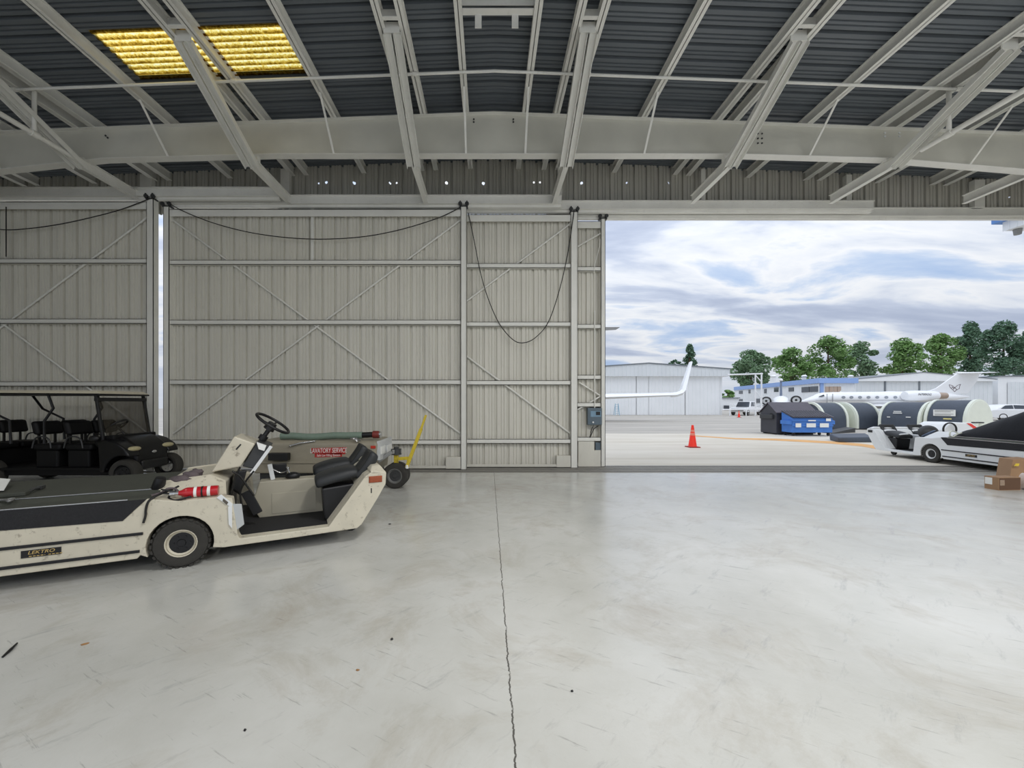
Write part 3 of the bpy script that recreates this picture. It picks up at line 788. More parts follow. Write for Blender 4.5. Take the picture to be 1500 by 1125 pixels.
    mb = MB(); mb.prism([(s, thick, z) for s, z in tp], (0, W-2*thick, 0)); mb.build('tail_body', body, root)
    t1, t2 = sz(566,692), sz(545,690)
    mb = MB(); mb.hull([(t1[0],.0,t1[1]), (t2[0]-.02,.0,t2[1]), (t1[0]-.05,.14,t1[1]+.07), (t2[0]+.02,.14,t1[1]+.07), (t1[0],W,t1[1]), (t2[0]-.02,W,t2[1]), (t1[0]-.05,W-.14,t1[1]+.07), (t2[0]+.02,W-.14,t1[1]+.07), (t2[0],.0,t2[1]-.04), (t2[0],W,t2[1]-.04)]); mb.build('tail_cap', body, root, bevel=.008)
    a = sz(540,707); b = sz(560,697)
    zc = (a[1]+b[1])/2
    mb = MB(); mb.hull([(a[0]+.01,-.016,zc-.03), (b[0]-.01,-.016,zc-.03), (a[0]+.01,-.016,zc+.03), (b[0]-.01,-.016,zc+.03), (a[0],.0,zc-.04), (b[0],.0,zc-.04), (a[0],.0,zc+.04), (b[0],.0,zc+.04)])
    mb.build('marker_lamp', M_amber if indoor else M_black, root, bevel=.004)
    if indoor:
        p = sz(544,719); lettering('lettering', '1', (p[0], -.002, p[1]), (1,0,0), (0,0,1), .075, M_black, root, .001, bold=.03)
    for v0, v1 in ((.24, .70), (1.04, 1.50)): seat_cushions(root, v0, v1, M_seat, 0.0 if indoor else -.07)
    if not indoor:
        small_pod(root, zt); return root
    # steering console
    cv = .50
    pr = [T(309,692,cv), T(352,684,cv), T(374,650,cv), T(343,639,cv)]
    mb = MB(); mb.prism([(p.x, cv, p.z) for p in pr], (0, .56, 0)); mb.build('console', body, root, bevel=.015)
    if indoor:
        p = T(349,655,cv); x = (T(374,650,cv)-T(343,639,cv)); lettering('lettering', '1', (p.x, cv-.003, p.z), Vector((.78,0,-.62)), Vector((.62,0,.78)), .10, M_black, root, .001, bold=.03)
    # dark instrument box and its light frame behind the console
    fr = [T(376,647,cv), T(396,655,cv), T(372,688,cv), T(354,684,cv)]
    mb = MB(); mb.prism([(p.x, cv+.04, p.z) for p in fr], (0, .48, 0)); mb.build('instrument_panel', M_dkgrey, root, bevel=.01)
    a, b = T(397,654,cv), T(368,694,cv); mb = MB(); mb.bar((a.x, cv+.03, a.z), (b.x, cv+.03, b.z), .02, .035); mb.build('panel_strut', M_white, root)
    p = T(376,649,cv); q = T(390,654,cv); mb = MB(); mb.hull([(p.x,cv-.01,p.z+.01),(q.x,cv-.01,q.z+.01),(p.x+.02,cv-.01,p.z-.07),(q.x-.02,cv-.01,q.z-.05),(p.x,cv+.08,p.z+.01),(q.x,cv+.08,q.z+.01),(p.x+.02,cv+.08,p.z-.07),(q.x-.02,cv+.08,q.z-.05)]); mb.build('tag_plate', M_label, root)
    # steering column and wheel
    sv = .78
    c0, c1 = T(372,660,sv), T(397,625,sv)
    mb = MB(); mb.cyl(c0, c1, .026, n=12); mb.cyl(c0+(c1-c0)*.45, c0+(c1-c0)*.62, .05, n=14); mb.build('steering_column', M_black, root, smooth=50)
    wc = T(400,620,sv); nrm = Vector((.55, -.14, .80)).normalized()
    u = nrm.cross(Vector((0,1,0))).normalized(); wv = nrm.cross(u)
    mb = MB(); R_ = .205
    mb.tube([wc+(u*math.cos(t)+wv*math.sin(t))*R_ for t in [2*math.pi*k/36 for k in range(36)]], .017, 10, closed=True)
    mb.cyl(wc-nrm*.09, wc-nrm*.0, .065, .05, n=16)
    for k in range(3):
        t = 2*math.pi*k/3+.4; mb.tube([wc-nrm*.03, wc+(u*math.cos(t)+wv*math.sin(t))*R_*.5-nrm*.025, wc+(u*math.cos(t)+wv*math.sin(t))*R_], .012, 8)
    mb.build('steering_wheel', M_black, root, smooth=50)
    # pedals and loose wiring in the foot well
    mb = MB(); a, b = T(360,720,.45), T(378,752,.45); mb.bar((a.x,.45,a.z), (b.x,.45,b.z), .10, .03, up=(0,1,0)); mb.build('pedal', M_black, root, bevel=.006)
    mb = MB(); mb.hull([T(345,690,.5), T(362,688,.5), T(352,726,.5), T(338,716,.5), T(345,690,.9), T(362,688,.9), T(352,726,.9), T(338,716,.9)]); mb.build('pump_box', M_black, root, bevel=.02)
    for pts, v in (([(352,684),(345,700),(338,730),(343,745)], .3), ([(372,690),(360,705),(352,722),(356,748)], .35), ([(340,690),(352,698),(362,712),(372,726)], .3)):
        mb = MB(); mb.tube(catenary([T(x,y,v) for x,y in pts], 5), .011, 6); mb.build('wiring', M_cable, root, smooth=60)
    # curved rail and white bracket on the tunnel
    mb = MB(); a, b = T(395,680,tv+.1), T(400,706,tv+.1); mb.bar((a.x,tv+.1,a.z), (b.x,tv+.1,zt), .03, .05); mb.build('bracket', M_white, root, bevel=.004)
    mb = MB(); mb.tube(catenary([T(398,686,tv+.1), T(410,692,tv+.1), T(420,690,tv+.1), T(424,684,tv+.1)], 5), .008, 6); mb.tube([T(420,684,tv+.1), T(428,702,tv+.1)], .012, 6); mb.build('rail', M_chrome, root, smooth=60)
    mb = MB(); p = T(429,701,tv+.1); mb.blob((p.x, tv+.1, zt+.03), (.09,.06,.05), 12); mb.build('knob', M_black, root, smooth=60)
    mb = MB(); a, b = T(394,680,1.3), T(420,694,1.3); mb.box(a.x, 1.25, b.z, b.x, 1.35, a.z); mb.build('tool_box', M_black, root, bevel=.01)
    if indoor:
        # white plastic document holder on the front pillar
        mb = MB(); mb.hull([T(317,729,-.01), T(324,724,-.01), T(341,738,-.01), T(339,744,-.01), T(317,729,.05), T(324,724,.05), T(341,738,.05), T(339,744,.05)]); o = mb.build('document_holder', M_white, root, bevel=.003)
        mb = MB()
        mb.hull([T(334,742,-.015), T(340,741,-.015), T(340,774,-.015), T(335,768,-.015), T(334,742,.02), T(340,741,.02), T(340,774,.02), T(335,768,.02)])
        mb.build('frame', M_white, o)
        mb = MB(); mb.hull([T(340,738,.0), T(354,738,.06), T(358,768,.06), T(345,778,.0), T(340,738,.05), T(354,738,.12), T(358,768,.12), T(345,778,.05)]); mb.build('sleeve', mat('clouded_plastic', (186,190,192), .25, var=.06), o, bevel=.006)
        mb = MB(); a, b = T(326,731,-.013), T(334,737,-.013); mb.prism([T(327,730,-.013), T(334.5,736,-.013), T(332,739.5,-.013), T(326,734,-.013)], (0,.004,0)); mb.build('sticker', mat('dark_sticker', (90,84,74), .5, var=.5, scale=80), o)
    return root

TL = (TO.x, TO.y, 0)
t = thing('aircraft_tug', 'low cream aircraft tug with olive deck and number 1, parked inside on the hangar floor', 'aircraft tug', TL, TH, local=True)
tug(t, True)
done()

def from_tug(p): return TO+Vector((TC*p.x-TS*p.y, TS*p.x+TC*p.y, p.z))
def TWd(px, py, v): return from_tug(T(px, py, v))       # world point on the plane v of the tug

# red extinguisher lying on the near fender
vE = .085
a, b = TWd(262,720,vE), TWd(320,715.5,vE); a.z = b.z = .711; d = (b-a).normalized(); r = .050
t = thing('fire_extinguisher', 'red fire extinguisher lying on the near fender of the indoor tug', 'fire extinguisher', (a+b)/2)
mb = MB(); Lc = (b-a).length; mb.lathe([(0,0),(.022,0),(.028,.02),(.046,.05),(r,.075),(r,Lc-.02),(r*.96,Lc),(0,Lc)], a, d, 24); c = mb.build('cylinder', M_red, t, smooth=40)
mb = MB(); mb.lathe([(r+.002,.125),(r+.002,.15)], a, d, 24); mb.build('white_band', M_label, c, smooth=60)
mb = MB(); mb.lathe([(r+.002,.235),(r+.002,.262)], a, d, 24); mb.build('label', M_label, c, smooth=60)
mb = MB(); mb.lathe([(r+.003,.185),(r+.003,.20)], a, d, 24); mb.build('strap', M_black, c, smooth=60)
mb = MB(); mb.cyl(a-d*.05, a+d*.01, .018, n=12); mb.cyl(a-d*.07+Vector((0,0,.0)), a-d*.03, .026, n=12); mb.build('valve', M_chrome, t, smooth=50)
up = Vector((0,0,1))
mb = MB(); mb.bar(a-d*.03+up*.02, a-d*.14+up*.05, .025, .01); mb.bar(a-d*.03-up*.0, a-d*.13+up*.01, .025, .01); mb.build('handle', M_black, t)
mb = MB(); mb.tube(catenary([a-d*.03, a-d*.08-up*.03, a-d*.02-up*.055+Vector((.03,-.05,0)), a+d*.12+Vector((.02,-.06,-.03))], 5), .010, 6); mb.build('hose', M_black, t, smooth=60)
done()
# things dropped beside it
p = TWd(233,709,.32)
mb = MB(); mb.lathe([(0,-.075),(.05,-.075),(.058,-.06),(.05,.04),(.042,.07),(0,.075)], p, (.35,-.1,1), 18); tag(rebase(mb.build('tow_cup', M_black, None, smooth=40), p), 'black rubber cup standing on the tug deck beside the red extinguisher', 'cup')
def rag(pts, r, name, label, m):
    mb = MB()
    for i, (q, rr) in enumerate(pts): mb.blob(q, rr, 14, .45, i+r)
    o = mb.build(name, m, None, smooth=70); return tag(rebase(o, pts[0][0]), label, 'cloth')
rag([(TWd(266,702,.42), (.11,.07,.045)), (TWd(280,697,.45), (.10,.06,.05)), (TWd(288,692,.46), (.07,.05,.04))], 1, 'rag', 'crumpled grey-purple rag behind the red extinguisher on the tug', M_rag)
mb = MB(); mb.tube(catenary([TWd(262,712,.2), TWd(250,718,.16), TWd(240,722,.1), TWd(228,727,.02), TWd(218,734,-.015), TWd(214,745,-.02), TWd(213,756,-.02), TWd(210,766,-.02)], 5), .010, 6)
tag(rebase(mb.build('strap', M_cable, None, smooth=60), TWd(262,712,.2)), 'thin black strap hanging down the cream side of the indoor tug', 'strap')
mb = MB(); mb.tube(catenary([TWd(222,726,.10), TWd(236,722,.12), TWd(246,716,.14), TWd(256,716,.16), TWd(262,722,.10)], 5), .013, 6)
tag(rebase(mb.build('pull_cord', M_rag, None, smooth=60), TWd(222,726,.10)), 'grey-brown cord coiled on the tug deck edge before the extinguisher', 'cord')
# stuff at the left end of the deck
p0, p1 = T(-60,728,.45), T(40,717,.45)
mb = MB(); A, B = from_tug(Vector((-1.9,.42,.755))), from_tug(Vector((p1.x,.46,.755))); mb.bar(A, B, .09, .035); tag(rebase(mb.build('timber_batten', M_deck, None, bevel=.006), (A+B)/2), 'dark flat batten lying along the deck at the photo edge', 'batten')
A, B = from_tug(Vector((T(40,718,.5).x,.52,.755))), from_tug(Vector((T(72,708,.9).x,.72,.755)))
mb = MB(); mb.tube([A, (A+B)/2+Vector((0,0,.012)), B], .014, 8); mb.bar(B, B+(B-A).normalized()*.09, .04, .03); tag(rebase(mb.build('hook_rod', M_dkgrey, None, smooth=50), A), 'thin dark rod with a hooked end on the olive tug deck', 'rod')
A = from_tug(Vector((T(10,730,.2).x,.2,.73)))
mb = MB(); mb.tube(catenary([A+Vector((-.2,.0,0)), A+Vector((-.05,.02,.015)), A+Vector((.03,-.01,.01)), A+Vector((.0,.05,.02)), A+Vector((-.04,.02,.01))], 5), .010, 6); tag(rebase(mb.build('shackle', M_grey, None, smooth=60), A), 'small metal shackle on the near left of the tug deck', 'shackle')
q = [Vector((-1.93,.75,.752)), Vector((T(18,718,.8).x-.02,.72,.752)), Vector((T(8,706,1.0).x-.02,1.12,.80)), Vector((-1.93,1.2,.83))]
mb = MB(); mb.prism([from_tug(v) for v in q], (0,0,.006)); tag(rebase(mb.build('white_board', M_label, None), from_tug(q[0])), 'white sheet lying on the tug deck at the left photo edge', 'sheet')

# ================================================================ black golf cart (parallel to the doors)
NY, FY = 7.42, 8.58                 # near and far side
t = thing('golf_cart', 'black six-seat golf cart with a cream roof, parked behind the indoor tug', 'golf cart', (X_(185,7.5), 8.0, 0))
def at(px, py, Y): return P(px, py, Y)
xf, xn = X_(185,7.5), X_(0,7.5)
for (px, Y) in ((185,7.5),(242,8.5)):
    wheel(t, (xf, Y, .265), (0,1,0), .265, .20, .16, M_black, 0, bolts=6, m_hub=M_chrome if Y > 8 else M_black)
for xx in (X_(-14,7.5),):
    for Y in (7.5, 8.5): wheel(t, (xx, Y, .265), (0,1,0), .265, .20, .16, M_black, 0, bolts=6)
xr = X_(-60,7.5)
# underframe and seat boxes
mb = MB(); mb.box(xr, NY+.08, .22, xf-.30, FY-.08, .34); mb.build('underframe', M_cart, t, bevel=.02)
mb = MB(); mb.box(xr, NY+.02, .33, xf-.30, FY-.02, .37); mb.build('floor_mat', M_cart, t)
# nose: rounded cowl with a fender over each wheel
c0, c1, c2, c3 = at(152,641,7.5), at(196,643,7.5), at(222,664,7.5), at(222,690,7.5)
xs_ = xf
nose_p = [(xs_-.55,.34),(xs_-.50,.95),(xs_-.38,.99),(xs_-.15,.92),(xs_+.03,.78),(xs_+.10,.64),(xs_+.10,.36),(xs_+.02,.27),(xs_-.3,.27)]
mb = MB(); mb.prism([(x, NY+.20, z) for x, z in nose_p], (0, FY-NY-.40, 0)); mb.build('front_cowl', M_gloss, t, bevel=.06, smooth=50, seg=4)
for Y0, Y1 in ((NY-.02, NY+.24), (FY-.24, FY+.02)):
    prof = [(xf+.34*math.cos(math.radians(a)), .265+.34*math.sin(math.radians(a))) for a in range(66, 181, 16)]
    outer = [(xf-.42,.30),(xf-.46,.86),(xf-.32,.92),(xf-.12,.86),(xf+.06,.74),(xf+.12,.64)]
    mb = MB(); mb.prism([(x, Y0, z) for x, z in outer+prof], (0, Y1-Y0, 0)); mb.build('fender', M_gloss, t, bevel=.03, smooth=50, seg=3)
for Y0, Y1 in ((NY+.02, NY+.34), (FY-.34, FY-.02)):
    mb = MB(); ym = (Y0+Y1)/2; mb.blob((xf+.055, ym, .715), (.06,.15,.05), 16); mb.build('headlight', M_headl, t, smooth=60)
mb = MB(); mb.box(xf+.0, NY+.26, .30, xf+.15, FY-.26, .48); mb.build('bumper', M_black, t, bevel=.04, seg=3)
mb = MB(); mb.blob((xf+.11, 8.0, .62), (.02,.06,.03), 12); mb.build('nose_emblem', M_chrome, t, smooth=60)
# dashboard and steering wheel
mb = MB(); mb.hull([(xf-.62,NY+.1,.78),(xf-.62,FY-.1,.78),(xf-.25,NY+.1,.99),(xf-.25,FY-.1,.99),(xf-.66,NY+.1,.95),(xf-.66,FY-.1,.95),(xf-.25,NY+.1,.5),(xf-.25,FY-.1,.5)]); mb.build('dashboard', M_cart, t, bevel=.03)
wc = at(171,624,7.85); nrm = Vector((-.62,-.12,.75)).normalized(); u = nrm.cross(Vector((0,1,0))).normalized(); v_ = nrm.cross(u)
mb = MB(); mb.tube([wc+(u*math.cos(a)+v_*math.sin(a))*.19 for a in [2*math.pi*k/28 for k in range(28)]], .018, 8, closed=True)
mb.cyl(wc-nrm*.03, wc+nrm*.01, .06, n=14)
for k in range(3): a = 2*math.pi*k/3; mb.tube([wc, wc+(u*math.cos(a)+v_*math.sin(a))*.19], .013, 6)
mb.tube([wc, wc-nrm*.35], .022, 8); mb.build('steering_wheel', M_black, t, smooth=50)
# windshield
tn, tf, bn, bf = at(146,581,7.5), at(207,583,8.5), at(156,638,7.5), at(219,636,8.5)
xT, xB = (tn.x+tf.x)/2, (bn.x+bf.x)/2; zT, zB = 1.74, .96
mb = MB(); mb.hexa([(xB,7.52,zB),(xB,8.48,zB),(xT,8.48,zT-.1),(xT,7.52,zT-.1),(xB+.008,7.52,zB),(xB+.008,8.48,zB),(xT+.008,8.48,zT-.1),(xT+.008,7.52,zT-.1)]); mb.build('windshield', M_wind, t)
mb = MB(); mb.box(xT-.03, 7.46, zT-.11, xT+.04, 8.54, zT-.04); mb.build('windshield_rail', M_black, t, bevel=.01)
for Y in (7.49, 8.51):
    mb = MB(); mb.bar((xB-.02,Y,zB-.12), (xT-.02,Y,zT+.04), .05, .05); mb.build('front_post', M_black, t, bevel=.01)
# roof and its bent posts
mb = MB(); z0 = Z_(576.5, 7.4)
mb.hull([(xr-.3,NY+.02,z0+.02),(xT+.10,NY+.02,z0),(xr-.3,FY-.02,z0+.02),(xT+.10,FY-.02,z0),(xr-.3,NY+.07,z0+.075),(xT+.0,NY+.07,z0+.06),(xr-.3,FY-.07,z0+.075),(xT+.0,FY-.07,z0+.06)])
mb.build('roof', mat('cream_roof', (206,198,176), .5), t, bevel=.02)
mb = MB(); mb.box(xr-.3, NY+.03, z0-.03, xT+.09, FY-.03, z0+.0); mb.build('roof_frame', M_black, t, bevel=.01)
for Y in (7.5, 8.45):
    for pts in (((69,574),(78,598),(65,617),(65,650)), ((-40,574),(-20,600),(14,616),(16,650))):
        mb = MB(); q = [P(a, b, 7.5) for a, b in pts]; mb.tube([Vector((p.x, Y, p.z)) for p in q], .022, 8); mb.build('roof_post', M_black, t, smooth=40)
# three rows of seats
for px0, px1 in ((84,146), (6,100), (-86,0)):
    x0, x1 = X_(px0,7.6), X_(px1,7.6)
    xm = x1-.16
    for y0, y1 in ((NY+.08, 7.98), (8.02, FY-.08)):
        zt = Z_(617,7.6)
        mb = MB(); mb.hexa([(xm-.42,y0,zt-.26),(xm-.30,y0,zt-.26),(xm-.30,y1,zt-.26),(xm-.42,y1,zt-.26),(xm-.48,y0,zt),(xm-.36,y0,zt),(xm-.36,y1,zt),(xm-.48,y1,zt)]); mb.build('backrest', M_cart, t, bevel=.05, seg=4, smooth=60)
        mb = MB(); mb.box(xm-.42, y0, .70, xm+.10, y1, .82); mb.build('seat_cushion', M_cart, t, bevel=.045, seg=4, smooth=60)
        for yy in (y0+.1, y1-.1):
            mb = MB(); mb.bar((xm-.40,yy,.6), (xm-.40,yy,zt-.1), .03, .03); mb.build('back_strut', M_black, t)
        ya = y0 if y0 < 8 else y1
        mb = MB(); mb.tube(catenary([Vector((xm-.42,ya,.74)), Vector((xm-.36,ya,.92)), Vector((xm-.22,ya,.96)), Vector((xm-.10,ya,.90)), Vector((xm-.06,ya,.74))], 5), .014, 6); mb.build('hip_rail', M_dkgrey, t, smooth=60)
    mb = MB(); mb.box(xm-.40, NY+.12, .36, xm+.02, FY-.12, .70); mb.build('seat_box', M_cart, t, bevel=.03)
mb = MB(); p = at(141,642,7.5); mb.blob((p.x+.02, 7.44, p.z), (.10,.05,.06), 12); mb.build('side_mirror', M_black, t, smooth=60)
done()

# ================================================================ lavatory service cart
LY = 7.05                          # near face
t = thing('lavatory_cart', 'beige-grey lavatory service cart with a green hose on top, behind the tug seats', 'service cart', (X_(470,7.6), 7.5, 0))
xa, xb = X_(372,LY), X_(547,LY); zt = Z_(646,LY)
xb2 = X_(552,LY)
mb = MB(); mb.hull([(xa,LY,.34),(xb,LY,.34),(xb2,LY,zt-.05),(xa,LY,zt-.05),(xa,LY+.06,zt),(xb,LY+.06,zt),(xa,LY+.95,zt),(xb,LY+.95,zt),(xa,LY+1.0,.34),(xb,LY+1.0,.34),(xb2,LY+1.0,zt-.05),(xa,LY+1.0,zt-.05)])
mb.build('tank_body', M_lav, t, bevel=.03, seg=3)
mb = MB(); z = Z_(677,LY); mb.box(xa, LY-.02, z-.02, xb+.01, LY+.0, z+.015); mb.build('seam_flange', M_lav, t, bevel=.004)
mb = MB(); mb.box(xa+.05, LY+.1, .18, xb-.05, LY+.9, .34); mb.build('chassis', M_dkgrey, t)
for Y in (LY+.12, LY+.88): wheel(t, (X_(470,7.2), Y, .23), (0,1,0), .23, .13, .125, M_grey, 0)
# decal
a, b = P(455,666,LY), P(508,656,LY)
y_ = LY-.003
mb = MB(); mb.prism([P(456,656.5,y_), P(508,655,y_), P(505.5,665.5,y_), P(457,664.5,y_)], (0,.004,0)); dc = mb.build('decal', M_decal, t)
mb = MB(); mb.prism([P(461,664.5,y_), P(501,664,y_), P(501,669,y_), P(461,670,y_)], (0,.004,0)); mb.build('decal', M_decal, t)
lettering('lettering', 'LAVATORY SERVICE', P(481,660.2,y_-.003), (1,0,.02), (0,0,1), .118, M_label, dc, .001, shear=.12, font_scale_x=.62)
lettering('lettering', 'Safe Lav Filling System', P(481,667,y_-.003), (1,0,.02), (0,0,1), .055, M_label, dc, .001, shear=.2, font_scale_x=.85)
# hose lying on top, with cuff and cap
hy = LY+.22
pts = catenary([P(412,639,hy), P(430,638.5,hy), P(450,640,hy), P(470,639.5,hy), P(490,638,hy), P(510,638,hy), P(531,637.5,hy)], 14)
rs = [.062*(1.0+.05*(k % 2)) for k in range(len(pts))]
mb = MB(); mb.tube(pts, rs, 14); h = mb.build('hose', M_hose, t, smooth=20)
a, b, c = P(530,637.5,hy), P(546,636.5,hy), P(557,636.5,hy); d = (c-b).normalized()
mb = MB(); mb.cyl(a, b+d*.01, .052, n=18); mb.build('cuff', M_black, h, smooth=40)
mb = MB(); mb.lathe([(0,0),(.055,0),(.068,.01),(.068,.10),(.06,.125),(0,.125)], b, d, 20); mb.build('cap', mat('dull_red_cap', (120,44,38), .5), h, smooth=40)
mb = MB(); mb.cyl(P(556.3,636.5,hy), P(558,636.5,hy), .06, n=18); mb.build('coupling_ring', M_chrome, h, smooth=40)
mb = MB(); mb.tube([P(425,653,LY-.03), P(440,649,LY-.03), P(462,646,LY+.02)], .014, 8); mb.blob(P(425,653,LY-.03), (.02,.02,.02), 8); mb.build('release_lever', M_chrome, t, smooth=50)
mb = MB(); mb.tube(catenary([P(514,642,LY), P(519,643,LY-.02), P(524,647,LY-.02), P(520,641,LY), P(528,646,LY-.01)], 4), .013, 6); mb.build('latch', M_chrome, t, smooth=50)
# end panel with lamps and stickers
zq = Z_(674,LY+.1); mb = MB(); mb.hull([(xb2-.02,LY+.06,zq),(xb2+.04,LY+.06,zq),(xb2-.02,LY+.97,zq),(xb2+.04,LY+.97,zq),(xb2-.02,LY+.06,zt-.01),(xb2+.03,LY+.06,zt-.01),(xb2-.02,LY+.97,zt-.01),(xb2+.03,LY+.97,zt-.01)]); mb.build('end_panel', mat('pale_metal', (196,198,198), .4, var=.1), t, bevel=.006)
mb = MB(); a, b = P(543,657,LY-.012), P(550,653,LY-.012); mb.box(a.x, a.y, a.z, b.x, a.y+.02, b.z); mb.build('side_reflector', mat('red_reflector', (190,60,44), .3), t)
for ya, yb_, za, zc_ in ((.12,.40,.10,.24),(.55,.90,.06,.22)):
    mb = MB(); mb.box(xb2+.035, LY+ya, zq+za, xb2+.048, LY+yb_, zq+zc_); mb.build('sticker', M_label, t)
# drawbar, turntable, wheels and yellow handle
mb = MB(); mb.bar(P(553,676,7.3), P(574,662,7.4), .05, .07); mb.bar(P(574,662,7.4), P(588,661,7.5), .05, .08); mb.build('drawbar', M_grey, t, bevel=.01)
p = P(580.5,661,7.5); mb = MB(); mb.cyl(p-Vector((0,0,.06)), p+Vector((0,0,.045)), .10, n=20); mb.cyl(p+Vector((0,0,.045)), p+Vector((0,0,.085)), .05, n=14); mb.build('turntable', M_dkgrey, t, smooth=40)
mb = MB(); q = P(580.5,680,7.5); mb.box(p.x-.04, 7.46, q.z-.05, p.x+.04, 7.54, p.z-.06); mb.build('kingpin_fork', M_yellow, t, bevel=.008)
for Y, nm in ((7.42, 0), (7.62, 1)): wheel(t, (X_(580.5,7.5), Y, .235), (0,1,0), .235, .13, .13, M_grey, 0, bolts=5, m_hub=M_dkgrey)
mb = MB(); mb.bar(P(596,684,7.38), P(617,628,7.38), .075, .06); mb.bar(P(617,628,7.38), P(624,608,7.38), .045, .04); mb.bar(P(584,672,7.4), P(600,671,7.38), .04, .06); mb.bar(P(598,671,7.38), P(596,684,7.38), .05, .03); mb.build('tow_handle', M_yellow, t, bevel=.006)
mb = MB(); mb.cyl(P(596.5,681,7.36), P(596,686,7.36), .03, n=10); mb.build('pin', M_label, t, smooth=40)
done()
# black box on the cart's side ledge
a, b = P(392,675,LY-.14), P(421,664,LY-.14)
mb = MB(); mb.box(a.x, LY-.14, a.z, b.x, LY-.02, b.z); tag(rebase(mb.build('black_case', M_black, None, bevel=.015), (a+b)/2), 'small black case hung on the side of the lavatory cart, left of its decal', 'case')

# ================================================================ boxes and scraps on the hangar floor
g = G(1470, 719)
c0, c1, c2 = G(1442,715), G(1463,718.5), G(1495,718)
hh = .235
dep = (c0-c1); wid = (c2-c1)
t = thing('cardboard_box', 'flat brown cardboard box lying on the hangar floor at the right photo edge', 'box', (c1+wid/2+dep/2))
mb = MB(); base = [c1, c2, c2+dep, c1+dep]; mb.hexa(base+[p+Vector((0,0,hh)) for p in base]); bx = mb.build('carton', M_cardb, t)
e = wid.normalized(); nrm = Vector((e.y,-e.x,0)); mb = MB(); q = [c1+e*.01, c2-e*.01]; mb.prism([q[0]+Vector((0,0,.01)), q[1]+Vector((0,0,.01)), q[1]+Vector((0,0,hh-.01)), q[0]+Vector((0,0,hh-.01))], nrm*.004); mb.build('printed_side', M_cardd, t)
e2 = dep.normalized(); n2 = Vector((-e2.y,e2.x,0)); n2 = n2 if n2.dot(Vector((-1,0,0))) > 0 else -n2
mb = MB(); q0, q1 = c1+e2*dep.length*.45, c1+e2*dep.length*.95; mb.prism([q0+Vector((0,0,.09)), q1+Vector((0,0,.09)), q1+Vector((0,0,hh-.02)), q0+Vector((0,0,hh-.02))], n2*.004); mb.build('label', M_label, t)
mb = MB(); q0, q1 = c1+e*.02, c1+e*.11; mb.prism([q0+Vector((0,0,.09)), q1+Vector((0,0,.09)), q1+Vector((0,0,.19)), q0+Vector((0,0,.19))], nrm*.006); mb.build('label', mat('grey_print', (150,130,112), .7, var=.4, scale=60), t)
done()
u = c1+dep*1.05
t = thing('cardboard_box', 'tall open tan cardboard flap standing up behind the flat brown box', 'box', u+Vector((.25,.1,0)))
a0 = P(1478,712,7.9); a1 = P(1508,712,7.9); tp0, tp1 = P(1484,673,8.0), P(1512,672,8.0)
a0.z = a1.z = 0
mb = MB(); mb.hexa([a0, a1, a1+Vector((.1,.3,0)), a0+Vector((.1,.3,0)), tp0, tp1, tp1+Vector((.1,.3,0)), tp0+Vector((.1,.3,0))]); mb.build('carton', M_cardb, t, bevel=.01)
p = P(1488,681,7.93); mb = MB(); mb.prism([p+Vector((-.05,-.02,-.02)), p+Vector((.03,-.02,-.02)), p+Vector((.05,-.02,.03)), p+Vector((-.02,-.02,.03))], (0,.01,0)); mb.build('sticker', mat('yellow_sticker', (226,196,64), .5), t)
done()
p = P(1504,697,7.3)
mb = MB(); mb.lathe([(.05,-.05),(.15,-.05),(.15,.05),(.05,.05)], (p.x, p.y, .15), (.3,-1,0), 24, closed=True); tag(rebase(mb.build('tape_roll', mat('clear_tape', (190,176,168), .3), None, smooth=40), (p.x,p.y,0)), 'pale roll of packing tape standing at the right photo edge', 'tape roll')

def scrap(px, py, name, label, cat, m, size, rot=0, thin=.3):
    p = G(px, py); mb = MB(); mb.blob((0,0,size[2]*.5), size, 8, .5, px); o = mb.build(name, m, None, smooth=60); o.location = p; o.rotation_euler = (0,0,rot); tag(o, label, cat)
M_leafbr = mat('dry_leaf', (150,112,72), .8, var=.2, scale=40)
p0, p1 = G(4,964), G(25,944); mb = MB(); mb.tube([p0+Vector((0,0,.008)), (p0+p1)/2+Vector((.005,0,.010)), p1+Vector((0,0,.008))], [.006,.009,.005], 8); tag(rebase(mb.build('black_stick', M_black, None, smooth=60), p0), 'short black stick on the bare floor at the far left edge', 'stick')
scrap(124,944,'dry_leaf','curled tan leaf on the floor right of the black stick','leaf',M_leafbr,(.022,.010,.006),.6)
scrap(571,768,'rubber_scrap','small black scrap on the floor just right of the tug tail','scrap',M_black,(.018,.012,.008),.3)
scrap(574,937,'rubber_scrap','black teardrop scrap on the floor left of the long crack','scrap',M_black,(.010,.008,.008),.8)
scrap(524,982,'dry_leaf','brown crumb of leaf lying left of the black teardrop scrap','leaf',M_leafbr,(.011,.007,.005),.1)
scrap(838,1013,'rubber_scrap','small black scrap on the floor right of the long crack','scrap',M_black,(.008,.006,.006),.4)
scrap(359,1070,'rubber_scrap','small dark scrap near the bottom edge left of the crack','scrap',M_black,(.006,.008,.005),.9)
# ================================================================ outdoors: the apron
# outdoor tug: same make, its tail pointing away from the hangar
FLIP = True
d = Vector((.085, .9964, 0)); ang = math.atan2(d.y, d.x)
t = thing('aircraft_tug', 'low white aircraft tug outside at the right, tail away, dark canvas on its deck', 'aircraft tug', (11.82, 10.6, .0), ang, local=True)
tug(t, False, nose=-2.3)
done(); FLIP = False
OT = Vector((11.82, 10.6, 0)); on = Vector((d.y, -d.x, 0))
def ot(s, v, z): return OT+d*s+on*v+Vector((0,0,z))
